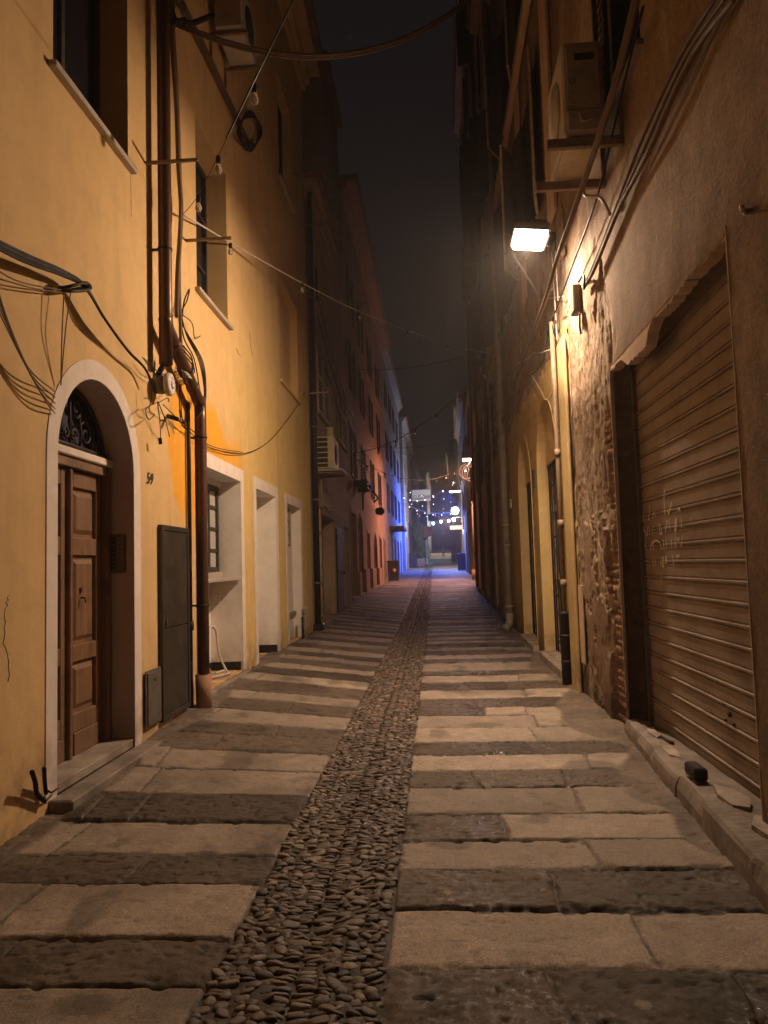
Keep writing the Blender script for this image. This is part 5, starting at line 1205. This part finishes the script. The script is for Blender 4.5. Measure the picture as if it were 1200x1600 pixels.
mb = MB(); lampbox(mb, -.178, .178, -.213, .213, -.060, .010, .02); mb.build('glowing_panel', emit('lamp_panel', (1, .86, .74), 45), P)
mb = MB(); mb.tube([tuple(LP+Vector((.16, .05, .06))), (1.46, 9.0, 5.52), (1.66, 9.45, 5.62)], .032, 8); mb.box((1.63, 9.36, 5.48), (1.672, 9.54, 5.76), .006); mb.build('arm', M['lamp_body'], P)
mb = MB(); lampbox(mb, -.02, .18, -.16, .16, .086, .16, .03); mb.build('driver_box', M['lamp_body'], P)
Rm = Matrix.Rotation(tilt, 3, 'Y')
batwing(area('lamp_light', LP+Rm @ Vector((-.03, 0, -.105)), (0, R_(24), 0),   .13, 215, WARM, P, .16), .3)     # asymmetric optics: the beam leans out over the street
l = bpy.data.lights.new('lens_light', 'POINT'); l.energy = 26; l.color = WARM; l.shadow_soft_size = .10     # the part of the light that leaves through the sides of the lens
o = bpy.data.objects.new('lens_light', l); COL.objects.link(o); o.parent = P; o.location = LP+Vector((-.12, 0, -.19))-wloc(P)
P = empty('stay_pole', Rp(845, 465, .0), 'white stay pole with a string tied at its tip below the lit street lamp', 'pole')
a = Rp(845, 466, .0); tip = np.array(Yp(804, 400, a[1]-.4))
tubes('pole', [[a, tip]], .017, M['white_plastic'], P)
tubes('string', [spline([tip, tip+[-.02, 0, .1], tip+[-.06, .02, .18], tip+[-.02, .02, .26], tip+[-.07, .0, .33]], 5), spline([tip, tip+[.03, 0, -.12], tip+[.02, 0, -.28]], 4)], .006, M['cable_pale'], P)

PINK = (1.0, .50, .30)
P = empty('street_lamp', (1.9, 39, 6.9), 'second street lamp down the alley glowing pinkish on the right', 'street lamp')
q = Yp(735, 717, 39)
MB().box((q[0]-.45, q[1]-.2, q[2]), (q[0]+.25, q[1]+.2, q[2]+.12), .03).build('housing', M['lamp_body'], P)
MB().box((q[0]-.40, q[1]-.19, q[2]-.09), (q[0]+.18, q[1]+.17, q[2]-.002), .02).build('glowing_panel', emit('lamp_panel_pink', (1, .62, .52), 30), P)
MB().tube([(q[0]+.2, q[1], q[2]+.06), (XR(39)+.36, q[1], q[2]-.1)], .04, 8).build('arm', M['lamp_body'], P)
area('lamp_light', (q[0]-.1, q[1], q[2]-.10), (0, R_(15), 0), .5, 1150, PINK, P, .35)
P = empty('cable_reel', Yp(733, 738, 40), 'dark coil of cable on the wall beneath the second street lamp', 'cable coil')
mb = MB()
for k in range(4): mb.tube([tuple(Yp(728+k*4, 737+2*k, 40)+np.array([.35*math.cos(a), .05*k, .42*math.sin(a)])) for a in np.linspace(0, 2*math.pi, 18)], .035, 5)
mb.build('loops', M['cable'], P)
P = empty('lit_pipe', (1.95, 45, 1), 'pale pipe catching the pink lamplight with a terracotta foot', 'downpipe')
MB().tube([tuple(Yp(738, 735, 40.5)), tuple(Yp(742, 905, 40.5))], .09, 10).build('pipe', M['pink_wall'], P)
MB().tube([tuple(Yp(741.5, 890, 40.4)), tuple(Yp(742, 906, 40.4))], .16, 10).build('foot', M['terracotta'], P)

BLUE = (.012, .10, 1.0)
def blue_lamp(px, py, y, lab, pw, ball):
    q = Yp(px, py, y); P = empty('blue_lamp', tuple(q), lab, 'street lamp', 'blue lamps on the right')
    if ball: MB().lathe(tuple(q), [(.02, -.32), (.22, -.25), (.32, 0), (.22, .25), (.02, .32)], 14).build('globe', emit('blue_globe', (.35, .6, 1), 14), P)
    else: MB().box((q[0]-.55, q[1]-.2, q[2]-.06), (q[0]+.3, q[1]+.2, q[2]+.06), .03).build('globe', emit('blue_panel', (.25, .55, 1), 14), P)
    MB().tube([(q[0]+.2, y+.1, q[2]+.1), (XR(y)-.05, y+.1, q[2]+.1), (XR(y)-.05, y+.1, q[2]-1.5)], .06, 8).build('arm', M['grey_metal'], P)
    area('lamp_light', (q[0]-.35, y-.1, q[2]-.3), (0, R_(40), 0), .5, pw, BLUE, P, .5)
blue_lamp(713, 768, 58, 'upper blue lamp, a flat bar, on the right wall', 800, False)
blue_lamp(711, 798, 59, 'lower blue lamp, a bright round globe, on the right wall', 640, True)
def far_lamp(px, py, y, lab, col, pw, e, r=.16):
    q = Yp(px, py, y); P = empty('wall_lantern', tuple(q), lab, 'lantern', 'lanterns at the far end')
    MB().lathe(tuple(q), [(.3*r, -1.3*r), (r, -r), (1.3*r, .6*r), (.8*r, 1.2*r), (.2*r, 1.4*r)], 8).build('glass', emit('lantern_'+lab.split()[0].lower(), col, e), P)
    MB().lathe((q[0], q[1], q[2]+1.42*r), [(1.5*r, 0), (.3*r, .6*r)], 8).build('cap', M['iron'], P)
    MB().tube([(q[0], q[1], q[2]+1.7*r), (q[0]+1.2, q[1], q[2]+1.9*r)], .05, 6).build('arm', M['iron'], P)
    l = bpy.data.lights.new('lantern_light', 'POINT'); l.energy = pw; l.color = col; l.shadow_soft_size = .2
    o = bpy.data.objects.new('lantern_light', l); COL.objects.link(o); o.parent = P; o.location = (-.0, -.55, -.1)
far_lamp(677, 818, 112, 'cyan lantern at the far end of the alley, leftmost', (.25, .75, 1.0), 500, 9, .17)
far_lamp(689, 815, 132, 'white lantern at the far end of the alley between the cyan and warm ones', (1, .9, .85), 700, 9, .17)
far_lamp(701, 814, 120, 'warm yellow lantern at the far end of the alley', (1.0, .66, .28), 700, 9, .17)
far_lamp(709, 812, 65, 'bright white lantern on the right above a pale balcony, rightmost of the far lanterns', (1, .92, .85), 850, 12, .12)

# ================================================================== FESTOON LIGHTS
bulb_me = None
def festoon(name, lab, pts, bulbs, rc=.007, mat=None, lit=False, scale=1.0, hang=.05):
    P = empty(name, tuple(pts[0]), lab, 'string lights', 'festoon strings across the alley')
    tubes('cable', [pts], rc, mat or M['cable_pale'], P, 5)
    for q in bulbs:
        q = np.array(q, float); s = scale
        b = MB().lathe((q[0], q[1], q[2]-.075*s), [(.016*s, 0), (.022*s, .01*s), (.022*s, .06*s), (.012*s, .075*s)], 8).build('socket', M['cable'], P)
        MB().lathe((q[0], q[1], q[2]-.165*s), [(.004*s, 0), (.024*s, .008*s), (.033*s, .035*s), (.028*s, .06*s), (.014*s, .089*s)], 10).build('bulb', M['bulb_lit'] if lit else M['bulb'], b)
    return P
a0 = Lp(286, 335, .10)
def along(pts, n, off=.5): 
    P = np.array(pts); d = np.r_[0, np.cumsum(np.linalg.norm(np.diff(P, axis=0), axis=1))]; t = (np.arange(n)+off)/n*d[-1]
    return [np.array([np.interp(x, d, P[:, i]) for i in range(3)]) for x in t]
# from the ochre wall up and back over the alley
s = spline([a0, Yp(310, 305, 6.75), Yp(341, 243, 6.1), Yp(397, 130, 5.2), Yp(465, -12, 4.5), Yp(540, -170, 4.0), Rp(700, -500, .02)], 6)
festoon('festoon', 'festoon string rising from the ochre wall to the top of the photo', s, [Yp(310, 305, 6.75), Yp(341, 243, 6.1), Yp(397, 130, 5.2)], .0032, M['cable'])
e0 = Rp(772, 553, .02); prof = [(286, 335, 0), (360, 379, .16), (472, 442, .40), (562, 487, .58), (637, 516, .73), (699, 538, .86), (748, 549, .955)]
def yy(t): return a0[1]+(e0[1]-a0[1])*t
s = spline([a0]+[Yp(x, y, yy(t)) for x, y, t in prof[1:]]+[e0], 5)
festoon('festoon', 'long festoon string sagging from the ochre wall across to the right', s, [Yp(x, y, yy(t)) for x, y, t in prof[1:]], .011, M['white_plastic'])
p0, p1 = frL(25.0, 5.4, .1), Rp(778, 556, .05)
s = catenary(p0, p1, .5, 16); festoon('festoon', 'festoon string climbing from the terracotta house up to the right wall', s, along(s, 7), .012, M['cable_tan'], False, 1.3)
s = catenary(frL(26, 5.3, .1), frR(44, 7.5, .1), .9, 16); festoon('festoon', 'festoon string sloping down from the terracotta house towards the far right', s, along(s, 9), .012, M['cable'], False, 1.3)
s = catenary(Yp(737, 720, 38.5), frL(60, 7.2, .1), 1.0, 18); festoon('festoon', 'festoon string with lit bulbs leaving the second street lamp', s, along(s, 8), .014, M['cable_pale'], True, 1.2)
s = catenary(frL(64, 6.8, .3), Yp(711, 799, 59), .45, 16); festoon('festoon', 'bright festoon string ending at the round blue globe lamp', s, along(s, 6), .03, M['white_plastic'], True, 1.1)
for i, (ya, za, yb, zb, lab) in enumerate(((63, 8.0, 66, 8.9, 'small lit festoon string in front of the shop sign'), (66, 7.2, 64, 8.2, 'small lit festoon string just below the shop sign'), (82, 7.4, 86, 8.4, 'small lit festoon string farther back beyond the potted shrub'), (90, 7.6, 84, 9.0, 'small lit festoon string farthest down the alley'))):
    s = catenary(frL(ya, za, .3), frR(yb, zb, .3), .9, 14); festoon('festoon', lab, s, along(s, 5), .010, M['cable'], True, .9)
for (pa, pb, sag, lab) in ((frL(24.5, 8.2, .1), frR(24.5, 8.6, .1), .25, 'plain wire crossing the alley nearly level, above the festoons'), (frL(33, 6.9, .1), frR(38, 8.1, .1), .3, 'plain wire crossing the alley beyond the terracotta house balcony'), (frL(47, 8.9, .1), frR(48, 8.7, .1), .4, 'plain wire crossing the alley in front of the blue lit house')):
    o = tubes('span_wire', [catenary(pa, pb, sag, 12)], .012, M['cable_tan']); tag(o, lab, 'wire')
o = tubes('facade_wires', [catenary(frL(16+i*1.2, 8.4-i*.9, .05), frL(30+i*2, 6.8-i*.5, .05), .7, 14) for i in range(3)], .012, M['cable']); tag(o, 'thin wires drooping along the fronts of the dark brown and terracotta houses', 'wires')
o = tubes('facade_wires', [spline([frR(18.2, 5.2+i*.8, .1), frR(20, 4.6+i*.9, .25), frR(24, 4.4+i, .1), frR(30, 4.6+i*.8, .1), frR(36, 4.2+i, .1)], 5) for i in range(3)], .014, M['cable_tan']); tag(o, 'dusty wires running along the front of the tall grey house', 'wires')
for px, py, lab in ((547, 476, 'bracket bar high on the terracotta house'), (543, 503, 'bracket bar just below the highest one on the terracotta house')):
    p = Lp(px, py, 0); o = MB(frL).box((p[1]-.02, p[2]-.02, 0), (p[1]+.02, p[2]+.02, .7)).build('wall_bracket', M['bracket']); tag(o, lab, 'bracket', 'bracket bars on the left facades')
P = empty('wall_lamp', frL(29.0, 3.9, .3), 'unlit ornate iron wall lamp over the arched door of the terracotta house', 'lamp')
mb = MB(frL); mb.tube(spline([(28.8, 4.3, .0), (28.8, 4.5, .3), (28.9, 4.2, .6), (28.9, 4.0, .45)], 5), .035, 6); mb.tube([(28.8, 3.7, .02), (28.8, 4.4, .05)], .04, 6); mb.build('arm', M['iron'], P)
MB(frL).lathe((28.9, 3.65, .5), [(.06, 0), (.12, .03), (.17, .25), (.06, .36)], 8).build('lantern', M['iron'], P)

# ================================================================== FAR STREET THINGS
def pt(px, y, zoff=0):
    q = Yp(px, 878, y); return (float(q[0]), y, float(min(gL(y), gR(y)))+zoff)
def bin_(px, y, lab, s=1.0, mark=False):
    x, y, z = pt(px, y); P = empty('litter_bin', (x, y, z), lab, 'bin')
    w, h = .27*s, 1.0*s
    mb = MB(); mb.add([(x-w, y-w, z), (x+w, y-w, z), (x+w, y+w, z), (x-w, y+w, z), (x-w*1.15, y-w*1.15, z+h), (x+w*1.15, y-w*1.15, z+h), (x+w*1.15, y+w*1.15, z+h), (x-w*1.15, y+w*1.15, z+h)], [(0, 1, 2, 3), (4, 5, 6, 7), (0, 1, 5, 4), (1, 2, 6, 5), (2, 3, 7, 6), (3, 0, 4, 7)])
    mb.build('body', M['bin'], P)
    MB().box((x-w*1.25, y-w*1.25, z+h+.003), (x+w*1.25, y+w*1.25, z+h+.1), .03).build('lid', M['bin'], P)
    if mark: MB().lathe((x+.05, y-w*1.1-.03, z+h*.55), [(.0, -.0), (.12, .001), (.12, .02), (.0, .021)], 10, 'y').build('badge', M['parasol'], P)
bin_(614.5, 42, 'dark bin with a pale badge outside the terracotta house', 1.05, True)
bin_(646, 68, 'dark bin just left of the potted shrub', 1.15)
bin_(722, 60, 'dark bin on the right below the blue lamps', 1.25)
# potted shrub
x, y, z = pt(657, 70); P = empty('potted_shrub', (x, y, z), 'tall leafy green shrub in a square pot on the left of the alley', 'plant')
MB().box((x-.45, y-.45, z), (x+.45, y+.45, z+.75), .05).build('pot', M['grey_wall'], P)
mb = MB()
for i in range(5):
    a = rng.uniform(0, 6.28); mb.tube(spline([(x, y, z+.7), (x+.2*math.cos(a), y+.2*math.sin(a), z+1.8), (x+.45*math.cos(a), y+.45*math.sin(a), z+3.2+.3*i)], 4), .04, 5)
mb.build('stem', M['bark'], P)
mb = MB()
for i in range(1500):
    t = rng.random(); a = rng.uniform(0, 6.28); rad = (.5+.28*math.sin(t*9+a*2))*(1-.55*t**2)*math.sqrt(rng.random())+.08
    c = np.array([x+rad*math.cos(a)*1.15+.1*math.sin(t*7), y+rad*math.sin(a), z+.8+3.3*t]); d = rng.normal(0, 1, 3); d[2] -= .4; d /= np.linalg.norm(d); e = np.cross(d, rng.normal(0, 1, 3)); e /= np.linalg.norm(e); l = rng.uniform(.09, .17)
    mb.add([tuple(c), tuple(c+d*l*.5+e*l*.3), tuple(c+d*l), tuple(c+d*l*.5-e*l*.3)], [(0, 1, 2, 3)])
mb.build('foliage', M['leaf'], P)
# rust coloured parasol, tilted
x, y, z = pt(664, 76); P = empty('parasol', (x, y, z), 'rust coloured parasol tilted above the potted shrub', 'parasol')
MB().tube([(x+.35, y, z), (x+.2, y, z+3.1)], .05, 8).build('pole', M['white_plastic'], P)
mb = MB(); top = np.array([x+.05, y-.3, z+4.0]); ring = []
for k in range(8):
    a = 2*math.pi*k/8; q = np.array([math.cos(a)*.95, math.sin(a)*.75, -.55]); q = np.array(Matrix.Rotation(R_(62), 3, 'X') @ Vector(q)); ring.append(tuple(top+q+np.array([0, 0, -.35])))
mb.add([tuple(top)]+ring, [(0, 1+k, 1+(k+1) % 8) for k in range(8)]); mb.add([tuple(np.array(r)+[0, .05, -.04]) for r in ring], [tuple(range(8))]); mb.build('canopy', M['parasol'], P)
# shop sign and a dark board
P = empty('shop_sign', tuple(Yp(658, 774, 69)), 'white shop sign with black lettering projecting over the alley on the left', 'sign')
p0 = Yp(644, 783, 69); p1 = Yp(672.5, 764.5, 69)
MB().box((p0[0], 69, p0[2]), (p1[0], 69.12, p1[2]), .02).build('board', M['sign'], P)
hh = p1[2]-p0[2]
text_mesh('GUDONNI', 'lettering', .62, M['ink'], P, Vector((p0[0]+.06, 68.985, p0[2]+.1)), (1, 0, 0), (0, 0, 1), .006, 0, 'LEFT', .62)
MB().box((p0[0]-.6, 69.03, p1[2]-.15), (p0[0], 69.09, p1[2]-.08)).build('bracket', M['iron'], P)
p0 = Yp(669, 814, 88); p1 = Yp(684, 803, 88)
P = empty('hanging_board', tuple(p0), 'dark blank hanging board under the festoons far down the alley', 'sign')
MB().box((p0[0], 88, p0[2]), (p1[0], 88.1, p1[2]), .02).build('board', M['ac_dark'], P)
MB().box((p0[0]-2.0, 88.03, p1[2]-.12), (p0[0], 88.07, p1[2]-.05)).build('bracket', M['iron'], P)
# white post beside the shrub
x, y, z = pt(667.5, 74); o = MB().lathe((x, y, z), [(.16, 0), (.14, .1), (.12, 2.2), (.18, 2.25), (.18, 2.4), (.05, 2.5)], 10).build('white_post', M['sign']); tag(o, 'slim white post at the right edge of the potted shrub', 'post')
# balcony on the far right house
P = empty('far_balcony', frR(67, 6, .3), 'pale boxed balcony under the rightmost far lantern', 'balcony')
q0 = Yp(703, 828, 67); q1 = Yp(712, 822, 67); MB().box((q0[0], 66.4, q0[2]), (XR(67)+.05, 67.6, q0[2]+.12)).build('slab', M['bracket'], P)
mb = MB(); mb.box((q0[0], 66.38, q0[2]+.125), (XR(67)+.05, 66.43, q0[2]+.35)); mb.box((q0[0], 66.43, q0[2]+.125), (q0[0]+.05, 67.6, q0[2]+.35)); mb.build('railing', M['bracket'], P)

# a person far down the alley: one continuous skinned figure
def person(px, y):
    q = Yp(px, 860, y); zg = float(np.interp(y, ys_f, zs_f)); x = float(q[0])
    P = empty('person', (x, y, zg), 'person in dark clothes standing far down the alley', 'person')
    J = [(0, 0, .95), (0, 0, 1.2), (0, 0, 1.42), (0, 0, 1.52), (0, -.02, 1.62), (0, -.01, 1.74), (.19, 0, 1.40), (.24, .03, 1.12), (.22, -.10, .88), (-.19, 0, 1.40), (-.25, .02, 1.12), (-.24, -.08, .87), (.10, 0, .88), (.12, -.03, .5), (.12, .02, .08), (.13, -.12, .04), (-.10, 0, .88), (-.12, -.02, .5), (-.13, .03, .08), (-.15, -.11, .04)]
    Ed = [(0, 1), (1, 2), (2, 3), (3, 4), (4, 5), (2, 6), (6, 7), (7, 8), (2, 9), (9, 10), (10, 11), (0, 12), (12, 13), (13, 14), (14, 15), (0, 16), (16, 17), (17, 18), (18, 19)]
    Rr = [.15, .14, .16, .065, .095, .08, .075, .055, .04, .075, .055, .04, .11, .075, .05, .04, .11, .075, .05, .04]
    me = bpy.data.meshes.new('body'); me.from_pydata(J, Ed, []); o = bpy.data.objects.new('body', me); COL.objects.link(o)
    o.modifiers.new('skin', 'SKIN')
    for v, r in zip(me.skin_vertices[0].data, Rr): v.radius = (r, r*.85)
    me.skin_vertices[0].data[0].use_root = True
    s = o.modifiers.new('sub', 'SUBSURF'); s.levels = s.render_levels = 1
    dg = bpy.context.evaluated_depsgraph_get(); m2 = bpy.data.meshes.new_from_object(o.evaluated_get(dg)); bpy.data.objects.remove(o)
    m2.materials.clear(); m2.materials.append(M['bin']); o = bpy.data.objects.new('body', m2); COL.objects.link(o); o.parent = P
    MB().lathe((x, y, zg+1.66), [(.09, 0), (.115, .06), (.09, .13), (.02, .165)], 10).build('hair', M['black_pipe'], P)
ys_f, zs_f = [95.5, 106, 107.2, 118, 119, 131, 132, 146, 147, 172], [1.56, 1.72, 2.15, 2.3, 2.7, 2.9, 3.3, 3.6, 4.0, 4.5]
person(692.5, 117)

# ================================================================== ADDED HAZE
hz = MB().box((-14, -9, -2.0), (18, 180, 24)).build('added_haze', None)  # thin volume added so lamplight veils the sky and dark walls
m = bpy.data.materials.new('lamp_glow_veil'); m.use_nodes = True; nt = m.node_tree; nt.nodes.remove(nt.nodes['Principled BSDF'])
pv = nt.nodes.new('ShaderNodeVolumePrincipled'); pv.inputs['Color'].default_value = (.85, .8, .78, 1); pv.inputs['Density'].default_value = .0026; pv.inputs['Anisotropy'].default_value = .25
nt.links.new(pv.outputs['Volume'], nt.nodes['Material Output'].inputs['Volume']); hz.data.materials.append(m); tag(hz, kind='stuff')

# ================================================================== WORLD
w = bpy.data.worlds.new("World"); sc.world = w; w.use_nodes = True; nt = w.node_tree
bg = nt.nodes['Background']
sky = nt.nodes.new('ShaderNodeTexSky'); sky.sky_type = 'NISHITA'; sky.sun_disc = False; sky.sun_elevation = R_(-6); sky.sun_rotation = R_(200)
mx = nt.nodes.new('ShaderNodeMix'); mx.data_type = 'RGBA'; mx.blend_type = 'ADD'; mx.inputs['Factor'].default_value = 1.0
nt.links.new(sky.outputs['Color'], mx.inputs['A']); mx.inputs['B'].default_value = (.062, .048, .052, 1)   # glow of the town under low cloud
nt.links.new(mx.outputs['Result'], bg.inputs['Color']); bg.inputs['Strength'].default_value = .09
sc.view_settings.view_transform = 'Standard'; sc.view_settings.look = 'None'; sc.view_settings.gamma = 1.0
sc.view_settings.exposure = 0.35
sc.render.engine = 'CYCLES'; sc.cycles.max_bounces = 6; sc.cycles.diffuse_bounces = 6; sc.cycles.adaptive_threshold = .03; sc.cycles.transmission_bounces = 3; sc.cycles.volume_bounces = 0; sc.cycles.use_denoising = True
sc.cycles.sample_clamp_indirect = 4.0
bpy.context.view_layer.update()
